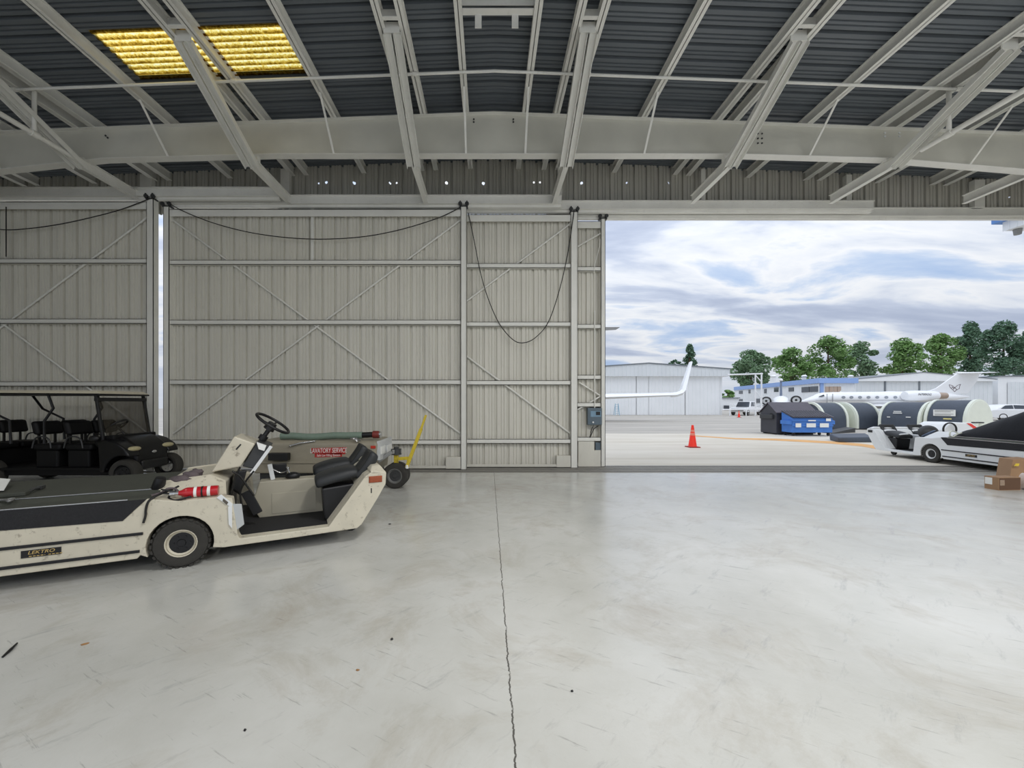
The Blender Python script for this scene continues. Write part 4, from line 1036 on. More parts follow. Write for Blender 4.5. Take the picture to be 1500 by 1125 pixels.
# dark canvas cover over the deck
prof = [(-.35,.12),(-.9,.62),(-1.35,.80),(-2.25,.80)]
rows = []
mb = MB(); NN = 26
for i in range(NN):
    u = i/(NN-1); s = -.25-2.05*u
    top = .13+.56*min(1, (u/.55))**.9
    row = []
    for j in range(17):
        q = j/16; v = .30+1.30*q
        k = (1-abs(2*q-1)**3.0)
        z = .74+top*k*(1 if q > .03 and q < .97 else .3)+.02*noise.noise(Vector((s*5, v*5, 1)))
        row.append(ot(s, v, max(.742, z)))
    rows.append(row)
vs = [mb.verts(r) for r in rows]
vb = [mb.verts([Vector((p.x,p.y,.741)) for p in r]) for r in rows]
for i in range(NN-1):
    for j in range(16):
        mb.bm.faces.new((vs[i][j], vs[i+1][j], vs[i+1][j+1], vs[i][j+1])); mb.bm.faces.new((vb[i][j], vb[i][j+1], vb[i+1][j+1], vb[i+1][j]))
for i in range(NN-1):
    for j in (0,16): mb.bm.faces.new((vs[i][j], vb[i][j], vb[i+1][j], vs[i+1][j]))
for j in range(16):
    for i in (0,NN-1): mb.bm.faces.new((vs[i][j], vs[i][j+1], vb[i][j+1], vb[i][j]))
tag(rebase(mb.build('canvas_cover', M_tarp, None, smooth=60), ot(-1.2,.9,.74)), 'black canvas cover heaped on the deck of the outdoor white tug', 'cover')
mb = MB(); q = ot(-.42,.14,.80); mb.tube(catenary([q+Vector((.12,0,.02)), q+Vector((.02,0,.07)), q+Vector((-.07,0,.05)), q+Vector((-.08,0,-.04)), q+Vector((0,0,-.07)), q+Vector((.10,.0,-.01)), q+Vector((.22,0,.03))], 6), .016, 8)
tag(rebase(mb.build('tow_hook', M_rim, None, smooth=60), q), 'white curled hook of rope at the front edge of the black canvas', 'rope')

# traffic cones
def cone(px, py, hgt, label):
    p = G(px, py); t = thing('traffic_cone', label, 'traffic cone', p)
    k = hgt/.79
    mb = MB(); s = .19*k; mb.box(p.x-s, p.y-s, 0, p.x+s, p.y+s, .035*k); mb.build('base', mat('cone_base', (150,44,36), .6) if hgt > .7 else M_orange, t, bevel=.01)
    mb = MB(); mb.lathe([(.145*k,.035*k),(.135*k,.06*k),(.035*k,hgt),(.022*k,hgt),(0,hgt-.01)], p, (0,0,1), 24); c = mb.build('cone_body', M_orange, t, smooth=40)
    if hgt > .7:
        for za, zb_ in ((.43,.52),(.56,.63)):
            r = lambda z: .135*k-(.10*k)*(z-.06*k)/(hgt-.06*k)
            mb = MB(); mb.lathe([(r(za)+.002,za),(r(zb_)+.002,zb_)], p, (0,0,1), 24); mb.build('reflective_band', mat('worn_band', (236,140,120), .4), c, smooth=60)
    done()
cone(1014.5, 655.2, .80, 'orange traffic cone standing alone on the pale apron')
cone(1082.5, 611.5, .72, 'tiny orange cone far off in front of the white pickup')

# faded orange lead-in line
M_line = mat('faded_orange_paint', (214,164,104), .8, var=.2, scale=2)
mb = MB(); A = [G(1010,638.6), G(1078,643.5), G(1137,645.5), G(1218,650), G(1262,654), G(1296,660)]; B = [G(1010,637.4), G(1078,641.8), G(1137,642.5), G(1218,646.5), G(1262,650), G(1298,655)]
for i in range(5):
    q = [Vector((p.x,p.y,.004)) for p in (A[i], A[i+1], B[i+1], B[i])]; mb.poly(q)
struct(mb.build('trim_7', M_line))

# dumpsters
Yn = 19.9; xl = X_(1137,Yn)
t = thing('dumpster', 'large charcoal dumpster with a peaked lid behind the blue one', 'dumpster', (xl+1.3, Yn+.6, 0))
xr = xl+2.0; D = 1.15
pent = [(Yn,.05),(Yn,1.10),(Yn+.58,1.55),(Yn+D,1.10),(Yn+D,.05)]
mb = MB(); mb.prism([(xl,y,z) for y,z in pent], (xr-xl,0,0)); mb.build('body', M_dump, t, bevel=.02)
mb = MB()
for (y0,z0),(y1,z1) in (((Yn-.06,1.08),(Yn+.58,1.59)),((Yn+D+.06,1.08),(Yn+.58,1.59))): mb.hexa([(xl-.04,y0,z0),(xr+.04,y0,z0),(xr+.04,y1,z1),(xl-.04,y1,z1),(xl-.04,y0,z0+.04),(xr+.04,y0,z0+.04),(xr+.04,y1,z1+.04),(xl-.04,y1,z1+.04)])
mb.build('lid', mat('dumpster_lid', (84,80,88), .6, var=.15), t)
mb = MB(); mb.box(xl-.12, Yn+.15, .78, xl, Yn+D-.1, 1.0); mb.build('lifting_sleeve', M_dkgrey, t, bevel=.02)
mb = MB(); mb.lathe([(0,-.005),(.15,-.005),(.15,.01),(0,.01)], (xl-.004, Yn+.34, .92), (1,0,0), 20); mb.build('porthole', M_black, t)
for y_ in (Yn+.1, Yn+D-.1):
    mb = MB(); mb.box(xl+.1, y_-.05, 0, xr-.1, y_+.05, .06); mb.build('skid', M_black, t)
done()
Yb = 19.0; Yb2 = 19.72; xl = X_(1161,Yb); xr = X_(1219.5,Yb)
t = thing('dumpster', 'blue dumpster with a black ribbed lid and white stickers', 'dumpster', ((xl+xr)/2, Yb+.35, 0))
zf, zk = .86, 1.15
mb = MB(); mb.prism([(xl,Yb,.17),(xl,Yb,zf),(xl,Yb2,zk),(xl,Yb2,.17)], (xr-xl,0,0)); bd = mb.build('body', M_blue, t, bevel=.015)
for z_ in (.50,.74):
    mb = MB(); mb.box(xl-.015, Yb-.04, z_-.03, xr+.015, Yb, z_+.03); mb.build('rib', M_blue, t, bevel=.008)
mb = MB(); mb.hexa([(xl-.03,Yb-.06,zf+.03),(xr+.03,Yb-.06,zf+.03),(xr+.03,Yb2+.03,zk+.03),(xl-.03,Yb2+.03,zk+.03),(xl-.03,Yb-.06,zf+.06),(xr+.03,Yb-.06,zf+.06),(xr+.03,Yb2+.03,zk+.06),(xl-.03,Yb2+.03,zk+.06)])
n_ = 16
for k in range(n_):
    x0 = xl+(xr-xl)*k/n_; x1 = x0+(xr-xl)/n_*.5; mb.hexa([(x0,Yb-.07,zf+.05),(x1,Yb-.07,zf+.05),(x1,Yb2,zk+.05),(x0,Yb2,zk+.05),(x0,Yb-.07,zf+.085),(x1,Yb-.07,zf+.085),(x1,Yb2,zk+.085),(x0,Yb2,zk+.085)])
mb.build('lid', mat('black_ribbed_lid', (78,76,84), .5), t)
for y0, y1 in ((Yb+.12, Yb2-.1),):
    mb = MB(); mb.box(xl-.14, y0-.1, .56, xl, y1, .74); mb.build('lifting_sleeve', M_blue, t, bevel=.01)
    mb = MB(); mb.box(xr, y0-.1, .56, xr+.14, y1, .74); mb.build('lifting_sleeve', M_blue, t, bevel=.01)
for a, b, c_, e_ in ((1165.5,626,1173.5,620),(1181.5,626,1195,620),(1201,626,1214,620),(1184,617,1195,615.3),(1210,617,1217,613)):
    p, q = P(a,b,Yb-.045), P(c_,e_,Yb-.045); mb = MB(); mb.box(p.x, Yb-.05, p.z, q.x, Yb-.042, q.z); mb.build('sticker', M_label, t)
for xx in (xl+.12, xr-.12):
    for yy in (Yb+.1, Yb2-.1):
        mb = MB(); mb.lathe([(0,-.025),(.07,-.025),(.07,.025),(0,.025)], (xx,yy,.07), (0,1,0), 14); mb.box(xx-.04, yy-.04, .07, xx+.04, yy+.04, .18); mb.build('caster', M_black, t, smooth=40)
done()

# arched covers -----------------------------------------------------------------------------
def arch_pts(w, h, flat=.35, n=14):  # half-barrel outline (u, z): straight skirt then round
    pts = [(-w/2, .06), (-w/2, h*flat)]
    for k in range(1, n): a = math.pi*(1-k/n); pts.append((w/2*math.cos(a), h*flat+h*(1-flat)*math.sin(a)))
    return pts+[(w/2, h*flat), (w/2, .06)]
def arched(label, o, rz, L, w, h, cap=None, extras=None, grp='charcoal arched covers on the apron'):
    t = thing('arched_cover', label, 'arched cover', o, rz, grp, local=True)
    a = arch_pts(w, h)
    mb = MB(); mb.prism([(-L/2, u, z) for u, z in a], (L,0,0)); mb.build('shell', M_arch, t, smooth=35)
    b = arch_pts(w+.10, h+.05)
    for x in (-L/2-.10, L/2-.02):
        mb = MB()
        ring = [(x, u, z) for u, z in b]; inner = [(x, u*.86, z*.93) for u, z in b]
        m = len(ring)
        va, vb, vc, vd = mb.verts(ring), mb.verts(inner), mb.verts([(x+.12,p[1],p[2]) for p in ring]), mb.verts([(x+.12,p[1],p[2]) for p in inner])
        for i in range(m-1):
            mb.bm.faces.new((va[i],va[i+1],vb[i+1],vb[i])); mb.bm.faces.new((vc[i],vd[i],vd[i+1],vc[i+1])); mb.bm.faces.new((va[i],vc[i],vc[i+1],va[i+1])); mb.bm.faces.new((vb[i],vb[i+1],vd[i+1],vd[i]))
        for i in (0, m-1): mb.bm.faces.new((va[i],vb[i],vd[i],vc[i]))
        mb.build('rim', M_rim, t, smooth=35)
    if cap:
        c = arch_pts(w+.02, h+.02)
        mb = MB(); mb.prism([(cap*(L/2+.02), u, z) for u, z in c], (cap*.10,0,0)); mb.build('end_cap', M_rim, t, bevel=.04, seg=3, smooth=40)
    mb = MB(); mb.box(-L/2-.05, -w/2-.03, 0, L/2+.05, w/2+.03, .07); mb.build('base_frame', M_dkgrey, t)
    if extras: extras(t)
    done(); return t
Ya = 24.6
x0 = X_(1240,Ya); 
arched('charcoal arched cover right of the blue dumpster, with a cream rim at each end', (X_(1249.5,Ya), Ya, 0), 0, 1.25, 2.0, 1.60, cap=-1)
arched('charcoal arched cover directly behind the blue dumpster, mostly hidden by it', (X_(1203.5,Ya), Ya, 0), 0, 1.30, 2.0, 1.60, cap=1)
axis = Vector((.25, -.968, 0)).normalized(); rz = math.atan2(axis.y, axis.x)
cB1 = Vector((23.62, 22.13, 0))
def stickers(t):
    for dx, z, w_, h_ in ((-.05,1.12,.34,.05),(-.05,1.03,.40,.05),(-.45,.80,.14,.05),(.42,.82,.2,.05)):
        mb = MB(); mb.box(dx-w_/2, -1.02, z-h_/2, dx+w_/2, -1.005, z+h_/2); mb.build('sticker', M_label, t)
def placard(t):
    mb = MB(); mb.box(-.42, -.99, .93, .40, -.955, 1.25); p = mb.build('placard', M_label, t)
    for k, z in enumerate((1.20, 1.145, 1.03, .975)):
        mb = MB(); mb.box(-.36, -.998, z-.01, .34-.1*(k % 2), -.990, z+.01); mb.build('print_line', M_grey, p)
    mb = MB(); mb.box(-.02, -1.03, .76, .28, -1.0, .82); mb.build('sticker', mat('pale_yellow_sticker', (226,214,140), .5), t)
arched('charcoal arched cover with small white stickers, left one beside the outdoor tug', cB1, rz, 1.65, 2.0, 1.63, cap=1, extras=stickers)
arched('charcoal arched cover with a white placard and a rounded white end cap', cB1+axis*1.84, rz, 1.38, 1.95, 1.73, cap=1, extras=placard)
# low slab on the ground left of the tug and the ramp between
p = G(1252,648); a = P(1227,648,16.2); 
mb = MB(); q0, q1 = G(1228,648), G(1300,650); q0.z = q1.z = 0
mb.hexa([q0, Vector((q1.x,q0.y,0)), Vector((q1.x+.6,q0.y+1.0,0)), Vector((q0.x+.5,q0.y+1.0,0)), q0+Vector((.0,0,.20)), Vector((q1.x,q0.y,.22)), Vector((q1.x+.6,q0.y+1.0,.30)), Vector((q0.x+.5,q0.y+1.0,.28))])
tag(rebase(mb.build('dark_slab', M_arch, None, bevel=.05, seg=3), q0), 'low dark slab on the ground between the orange line and the arched covers', 'slab')
mb = MB(); q0, q1 = G(1219,635.5), G(1253,633.5); mb.hexa([q0, q1, q1+Vector((.4,1.0,0)), q0+Vector((.2,1.0,0)), q0+Vector((0,0,.04)), q1+Vector((0,0,.24)), q1+Vector((.4,1.0,.24)), q0+Vector((.2,1.0,.04))])
tag(rebase(mb.build('ramp', M_dkgrey, None, bevel=.01), q0), 'thin dark ramp plate lying beside the blue dumpster', 'ramp')

# white ground unit behind the outdoor tug
Yg = 14.6
t = thing('ground_cart', 'white angular service cart with red stripes behind the outdoor tug', 'service cart', (X_(1410,Yg), Yg, 0))
xa = X_(1380,Yg); xb = X_(1436,Yg)
mb = MB(); mb.prism([P(1382,630,Yg), P(1390,622,Yg), P(1396,619,Yg), P(1424,619.5,Yg), P(1436,628,Yg), P(1436,652,Yg), P(1382,652,Yg)], (0,1.0,0)); mb.build('cowl', M_white, t, bevel=.03)
mb = MB(); mb.prism([P(1416,619.8,Yg-.01), P(1422,620.2,Yg-.01), P(1433,627.5,Yg-.01), P(1426,627.5,Yg-.01)], (0,.01,0)); mb.build('red_stripe', mat('signal_red', (224,60,44), .4), t)
mb = MB(); mb.hexa([(xa,Yg+.05,.12),(xb+.3,Yg+.05,.12),(xb+.3,Yg+.95,.12),(xa,Yg+.95,.12),(xa,Yg+.05,.4),(xb+.3,Yg+.05,.4),(xb+.3,Yg+.95,.4),(xa,Yg+.95,.4)]); mb.build('chassis', M_black, t)
c = P(1389,629,Yg-.03); mb = MB(); mb.tube([c+Vector((math.cos(a)*.24,-.05,math.sin(a)*.24)) for a in [2*math.pi*k/26 for k in range(26)]], .028, 8, closed=True); mb.build('steering_wheel', M_black, t, smooth=50)
for px in (1390, 1430): wheel(t, (X_(px,Yg), Yg+.1, .2), (0,1,0), .2, .12, .1, M_grey, 0); wheel(t, (X_(px,Yg), Yg+.9, .2), (0,1,0), .2, .12, .1, M_grey, 0)
done()
for px, lab in ((1428,'small cream canister with a dark lid, left of a pair on the white cart'), (1436,'small cream canister with a dark lid, right of a pair behind the canvas')):
    p = Vector((X_(px, Yg+.5), Yg+.5, Z_(627.5, Yg+.5))); t = thing('canister', lab, 'canister', p, group='canisters by the white service cart')
    mb = MB(); mb.cyl(p, p+Vector((0,0,.20)), .09, n=16); mb.build('can', M_rim, t, smooth=40)
    mb = MB(); mb.cyl(p+Vector((0,0,.20)), p+Vector((0,0,.245)), .095, n=16); mb.build('lid', M_dkgrey, t, smooth=40); done()
mb = MB(); mb.box(X_(1420,Yg+.5), Yg+.35, .0, X_(1444,Yg+.5), Yg+.65, Z_(627.5,Yg+.5)); tag(rebase(mb.build('cart_shelf', M_grey, None), (X_(1430,Yg),Yg+.5,0)), 'grey plinth carrying the two cream canisters', 'plinth')

# ================================================================ aircraft
def fuselage(name, st, m, parent, n=24):
    """st: list of (point, half width, half height) along the axis"""
    mb = MB(); rings = []
    for i, (p, rw, rh) in enumerate(st):
        p = Vector(p); a = Vector(st[min(i+1,len(st)-1)][0])-Vector(st[max(i-1,0)][0]); a.z = 0; a.normalize(); s = a.cross(Vector((0,0,1)))
        rings.append(mb.verts([p+s*rw*math.cos(2*math.pi*k/n)+Vector((0,0,rh*math.sin(2*math.pi*k/n))) for k in range(n)]))
    for a, b in zip(rings, rings[1:]):
        for k in range(n): mb.bm.faces.new((a[k], a[(k+1) % n], b[(k+1) % n], b[k]))
    mb.bm.faces.new(rings[0][::-1]); mb.bm.faces.new(rings[-1])
    return mb.build(name, m, parent, smooth=50)
def wing(name, root_le, root_te, tip_te, tip_le, th, m, parent, up=(0,0,1)):
    up = Vector(up); mb = MB(); pr = []
    for le, te, t_ in ((Vector(root_le), Vector(root_te), th), (Vector(tip_le), Vector(tip_te), th*.5)):
        row = []
        for q, h in ((0,0),(.08,.6),(.3,1),(.6,.7),(1,.06)): row.append(le+(te-le)*q+up*t_*.5*h)
        for q, h in ((.6,-.5),(.3,-.7),(.08,-.5)): row.append(le+(te-le)*q+up*t_*.5*h)
        pr.append(mb.verts(row))
    for k in range(8): mb.bm.faces.new((pr[0][k], pr[0][(k+1) % 8], pr[1][(k+1) % 8], pr[1][k]))
    mb.bm.faces.new(pr[0][::-1]); mb.bm.faces.new(pr[1])
    return mb.build(name, m, parent, smooth=40)

# large business jet in profile
JY = 56.0
def J(px, py, dy=0.0): p = P(px, py, JY); p.y += dy; return p
t = thing('business_jet', 'large white twin-engine jet in profile with a T-tail and bird emblem, before long hangars', 'aircraft', (X_(1290,JY), JY, 0))
cy = lambda x, zc, r, rh=None: ((x, JY, zc), r, rh or r)
sc_ = JY/F
def st(px, top, bot, w=None):
    zc = Z_((top+bot)/2, JY); rh = abs(bot-top)/2*sc_
    return ((X_(px,JY), JY, zc), (w if w is not None else min(rh,1.2)), rh)
fus = fuselage('fuselage', [st(1172,588.2,588.8,.05), st(1175,586.6,590,.2), st(1180,584.4,591,.4), st(1186,582,591.8,.6), st(1192,579.6,592.3,.78), st(1198,576.4,592.6,.95), st(1205,575,592.8,1.1), st(1220,574.4,593,1.18), st(1280,573.8,593,1.18), st(1330,573.6,592.5,1.18), st(1365,574,589.5,1.0), st(1390,576,587.5,.7), st(1410,578.8,584,.35), st(1419,580.4,582,.1)], M_jet, t)
mb = MB()
mb.prism([J(1193,580.8,-.80), J(1198.5,578.2,-.98), J(1199,580.6,-1.02), J(1194,581.4,-.86)], (0,.1,0)); mb.build('cockpit_window', M_win, t)
for px in (1224.6,1236,1248.3,1260.5,1273,1286,1299):
    mb = MB(); mb.lathe([(0,-.02),(.19,-.02),(.19,.03),(0,.03)], J(px,582.2,-1.195), (0,1,0), 18)
    o = mb.build('cabin_window', mat('cabin_glass', (150,156,164), .3) if px == 1224.6 else bpy.data.materials['cabin_glass'], t); 
    for v in o.data.vertices: v.co.x = (v.co.x-(J(px,0,0).x-t.location.x))*1.35+(J(px,0,0).x-t.location.x)
mb = MB(); mb.box(X_(1201,JY), JY-1.17, Z_(591,JY), X_(1201.6,JY), JY-1.12, Z_(577,JY)); mb.box(X_(1209,JY), JY-1.2, Z_(591,JY), X_(1209.6,JY), JY-1.15, Z_(577,JY)); mb.build('door_seam', M_jetg, t)
mb = MB(); mb.box(X_(1185,JY), JY-1.19, Z_(586.6,JY), X_(1325,JY), JY-1.165, Z_(586.1,JY)); mb.build('cheat_line', M_jetg, t)
fuselage('wing_fairing', [st(1258,592,594,.3), st(1275,590,598,1.1), st(1320,590,599.5,1.3), st(1350,590,594,.6)], M_jet, t, 16)
wing('wing', J(1262,594.5,-.9), J(1330,594.5,-.9), J(1345,598-3,-11.5), J(1328,598-3,-11.5), .45, M_jet, t)
wing('wing', J(1262,594.5,.9), J(1330,594.5,.9), J(1350,591,11.5), J(1333,591,11.5), .45, M_jet, t)
mb = MB(); mb.prism([J(1345,573.5,-.09), J(1362,571.8,-.09), J(1371,568.6,-.09), J(1393,553,-.09), J(1404.5,544.6,-.09), J(1435,546,-.09), J(1430.5,558,-.09), J(1417,576.5,-.09), J(1390,578,-.09)], (0,.18,0)); mb.build('fin', M_jet, t, bevel=.05)
wing('tailplane', J(1402,546.6,0), J(1436,546.6,0), P(1462,545.6,53.2), P(1451,545.6,53.2), .3, M_jet, t)
wing('tailplane', J(1402,546.6,0), J(1436,546.6,0), P(1426,546.5,58.8), P(1416,546.5,58.8), .3, M_jet, t)
mb = MB(); mb.cyl(J(1401,546.5), J(1438,546.3), .16, .10, n=12); mb.build('tail_fairing', M_jet, t, smooth=40)
for sy in (-1.75, 1.75):
    e = fuselage('engine', [((X_(1306,JY),JY+sy,Z_(580,JY)),.55,.55), ((X_(1309,JY),JY+sy,Z_(580,JY)),.66,.66), ((X_(1320,JY),JY+sy,Z_(580,JY)),.70,.72), ((X_(1345,JY),JY+sy,Z_(580,JY)),.68,.68), ((X_(1351,JY),JY+sy,Z_(580,JY)),.56,.56)], M_jet, t, 20)
    mb = MB(); mb.lathe([(.5,0),(.42,1.35),(.38,1.35),(.38,0)], (X_(1350,JY),JY+sy,Z_(580,JY)), (1,0,0), 20, closed=True); mb.build('exhaust', mat('exhaust_bronze', (176,156,140), .35, metal=.6), e, smooth=40)
    mb = MB(); mb.hull([(X_(1330,JY),JY+sy*.5,Z_(580,JY)+.06),(X_(1348,JY),JY+sy*.5,Z_(580,JY)+.06),(X_(1330,JY),JY+sy,Z_(580,JY)+.06),(X_(1348,JY),JY+sy,Z_(580,JY)+.06),(X_(1330,JY),JY+sy*.5,Z_(580,JY)-.06),(X_(1348,JY),JY+sy,Z_(580,JY)-.06)]); mb.build('pylon', M_jet, e)
lettering('lettering', 'N700GG', J(1326.5,578.3,-2.46), (1,0,0), (0,0,1), .42, M_dkgrey, t, .004, shear=.3, font_scale_x=1.15)
# winged emblem on the fin
M_emb = mat('emblem_ink', (104,86,92), .5)
em = [((1389,563.5),(1393.5,564.6)),((1393.5,564.6),(1397.5,568)),((1397.5,568),(1401.5,564.4)),((1401.5,564.4),(1406,563)),((1406,563),(1404.5,566)),((1404.5,566),(1404,569.4)),((1404,569.4),(1399.8,571)),((1399.8,571),(1397.2,574)),((1397.2,574),(1394,570.6)),((1394,570.6),(1391,568)),((1391,568),(1389,563.5)),((1392,568.2),(1397.5,568)),((1397.5,568),(1401,571.4)),((1397.5,568),(1394.6,571)),((1393,566),(1396,569))]
mb = MB()
for a, b in em: mb.bar(J(a[0],a[1],-.10), J(b[0],b[1],-.10), .02, .055)
mb.build('emblem', M_emb, t)
for px, sy in ((1190,0),(1322,-1.9),(1322,1.9)):
    mb = MB(); mb.cyl((X_(px,JY),JY+sy,.35), (X_(px,JY),JY+sy,1.3), .07, n=10); g_ = mb.build('gear_leg', M_jetg, t)
    mb = MB(); mb.lathe([(0,-.1),(.34,-.1),(.34,.1),(0,.1)], (X_(px,JY),JY+sy,.34), (0,1,0), 16); mb.build('gear_wheel', M_rubber, g_, smooth=40)
mb = MB(); mb.hull([J(1229,575.2,-.02), J(1231.5,575.2,-.02), J(1232,572,-.0), J(1233,572,0), J(1229,575.2,.02), J(1231.5,575.2,.02)]); mb.build('antenna', M_jet, t)
done()

# head-on jet with two round intakes, behind the charcoal dumpster
HY = 52.0
hrz = -math.atan2(1144-PX, F)
HO = Vector((X_(1144,HY), HY, 0))
t = thing('business_jet', 'white jet seen head-on with two round engine intakes, over the charcoal dumpster', 'aircraft', HO, hrz, local=True)
RNG = HO.length; zc = 1.62
def hz_(py, yy): return H+(PY-py)/F*(RNG+yy)*math.cos(hrz)
def hx_(px, yy): return (RNG+yy)*math.tan(math.atan2(px-PX, F)+hrz)
fuselage('fuselage', [((0,-2.2,zc-.25),.1,.1), ((0,-1.6,zc-.2),.5,.4), ((0,-.6,zc-.1),.85,.62), ((0,.8,zc+.05),1.0,.86), ((0,5,zc+.05),1.0,.86), ((0,9,zc+.2),.25,.25)], M_jet, t, 22)
for px, py in ((1122.3,587.2),(1166.3,586)):
    xx, z_ = hx_(px,1), hz_(py,1)
    mb = MB(); mb.lathe([(.36,.3),(.44,.02),(.50,0),(.58,.10),(.60,.8),(.46,2.2),(.3,2.2),(.3,.5)], (xx,1,z_), (0,1,0), 28, closed=True); e = mb.build('engine', M_black, t, smooth=40)
    mb = MB(); mb.lathe([(.0,.16),(.40,.16),(.40,.5),(0,.5)], (xx,.98,z_), (0,1,0), 28); mb.build('intake_cover', M_white, e, smooth=30)
    mb = MB(); mb.lathe([(0,.0),(.13,.06),(.17,.3),(0,.3)], (xx,1.0,z_), (0,1,0), 16); mb.build('spinner', M_black, e, smooth=40)
zt = hz_(558,7)
mb = MB(); mb.hull([(sx*.16,yy,zc+.6) for sx in (-1,1) for yy in (5,8)]+[(sx*.11,yy,zt) for sx in (-1,1) for yy in (7,8.6)]); mb.build('fin', mat('dark_fin', (92,104,126), .5), t)
mb = MB(); mb.blob((0,7.4,zt+.15), (.24,.8,.24), 12); mb.build('fin_bullet', M_jet, t, smooth=60)
for sg in (-1,1): wing('wing', (sg*.6,1,zc-.5), (sg*.6,4,zc-.5), (sg*6,4.4,zc-.25), (sg*6,3.2,zc-.25), .25, M_jet, t)
for sg, yy in ((0,-.8),(-1.2,3),(1.2,3)):
    mb = MB(); mb.cyl((sg,yy,.25), (sg,yy,zc-.4), .05, n=8); g_ = mb.build('gear_leg', M_jetg, t)
    mb = MB(); mb.lathe([(0,-.08),(.25,-.08),(.25,.08),(0,.08)], (sg,yy,.25), (1,0,0), 14); mb.build('gear_wheel', M_rubber, g_, smooth=40)
done()

# jet hidden by the doors: only its wing with winglet and the tip of its tail show
WY = 34.0
t = thing('business_jet', 'jet hidden behind the hangar door, its white wing and tall winglet sticking out', 'aircraft', (3.4, WY, 0))
def W_(px, py, dy=0.0): return P(px, py, WY)+Vector((0,dy,0))
wing('wing', (3.9,WY-1.5,Z_(585,WY)), (3.9,WY+3.0,Z_(584,WY)), W_(990,576.6,1.2), W_(990,578.6,-.4), .75, M_jet, t)
pts = [(984,578.6),(992,577.6),(999,575.4),(1004,571),(1022.5,528)]
prev = None; mb = MB()
sec = []
for i, (px, py) in enumerate(pts):
    c = W_(px, py); d_ = Vector(W_(*pts[min(i+1,len(pts)-1)]))-Vector(W_(*pts[max(i-1,0)])); d_.y = 0; d_.normalize(); nn = Vector((-d_.z,0,d_.x))
    k = (1,1,1,.95,.5)[i]; y0 = (-.3,-.3,-.25,-.1,.9)[i]; th_ = (.20,.20,.20,.19,.08)[i]
    row = [c+Vector((0,y0,0)), c+Vector((0,y0+.35*k,0))+nn*th_, c+Vector((0,y0+1.3*k,0)), c+Vector((0,y0+.35*k,0))-nn*th_]
    sec.append(mb.verts(row))
for a, b in zip(sec, sec[1:]):
    for k in range(4): mb.bm.faces.new((a[k],a[(k+1)%4],b[(k+1)%4],b[k]))
mb.bm.faces.new(sec[0][::-1]); mb.bm.faces.new(sec[-1])
mb.build('winglet', M_jet, t, smooth=35)
wing('wing', (2.9,WY-1.5,Z_(585,WY)), (2.9,WY+3.0,Z_(584,WY)), (-9.5,WY+1.6,Z_(577.6,WY)), (-9.5,WY,Z_(579,WY)), .40, M_jet, t)
fuselage('fuselage', [((3.4,WY+11,2.0),.1,.1), ((3.4,WY+9,2.1),.8,.8), ((3.4,WY+6,2.3),1.2,1.2), ((3.4,WY-4,2.3),1.2,1.2), ((3.4,WY-10,2.7),.3,.3)], M_jet, t)
mb = MB(); mb.prism([(3.31,WY-4,3.2),(3.31,WY-8.2,6.2),(3.31,WY-10,6.2),(3.31,WY-8.4,2.9)], (.18,0,0)); mb.build('fin', M_jet, t)
zt = Z_(480.5,25)
wing('tailplane', (3.4,WY-7.6,zt-.1), (3.4,WY-9.8,zt-.1), (X_(906,25),25-.3,zt), (X_(905,25),25.6,zt), .22, M_jetg, t)
wing('tailplane', (3.4,WY-7.6,zt-.1), (3.4,WY-9.8,zt-.1), (-1.3,25-.3,zt), (-1.3,25.6,zt), .22, M_jetg, t)
mb = MB(); mb.cyl((3.4,WY+7,.3), (3.4,WY+7,1.5), .08, n=8); mb.cyl((2,WY,.3), (2,WY,2), .08, n=8); mb.cyl((4.8,WY,.3), (4.8,WY,2), .08, n=8)
for a, b in ((3.4,WY+7),(2,WY),(4.8,WY)): mb.lathe([(0,-.1),(.32,-.1),(.32,.1),(0,.1)], (a,b,.32), (1,0,0), 14)
mb.build('landing_gear', M_jetg, t)
done()

# ================================================================ vehicles far off
def car(label, cat, name, o, rz, L, body_p, cab_p, Wd, m, wx, wr=.33, wins=()):
    t = thing(name, label, cat, o, rz, local=True)
    mb = MB(); mb.prism([(x,-Wd/2,z) for x,z in body_p], (0,Wd,0)); mb.build('body', m, t, bevel=.06, seg=3, smooth=40)
    mb = MB(); q = .16; mb.hull([(x, s*(Wd/2-.03-(q if z > min(p[1] for p in cab_p)+.1 else 0)), z) for x,z in cab_p for s in (-1,1)]); c = mb.build('cabin', m, t, bevel=.05, seg=3, smooth=40)
    for w_ in wins:
        for sg in (-1, 1):
            zlo = min(p[1] for p in cab_p)
            zhi = max(p[1] for p in cab_p)
            mb = MB(); mb.prism([(x, sg*(Wd/2-.02-q*max(0,(z-zlo))/(zhi-zlo)), z) for x,z in w_], (0,sg*.012,0)); mb.build('side_window', M_win, c)
    for x in wx:
        for s in (-1,1): wheel(t, (x, s*(Wd/2-.1), wr), (0,1,0), wr, .22, wr*.6, M_grey, 0)
    return t
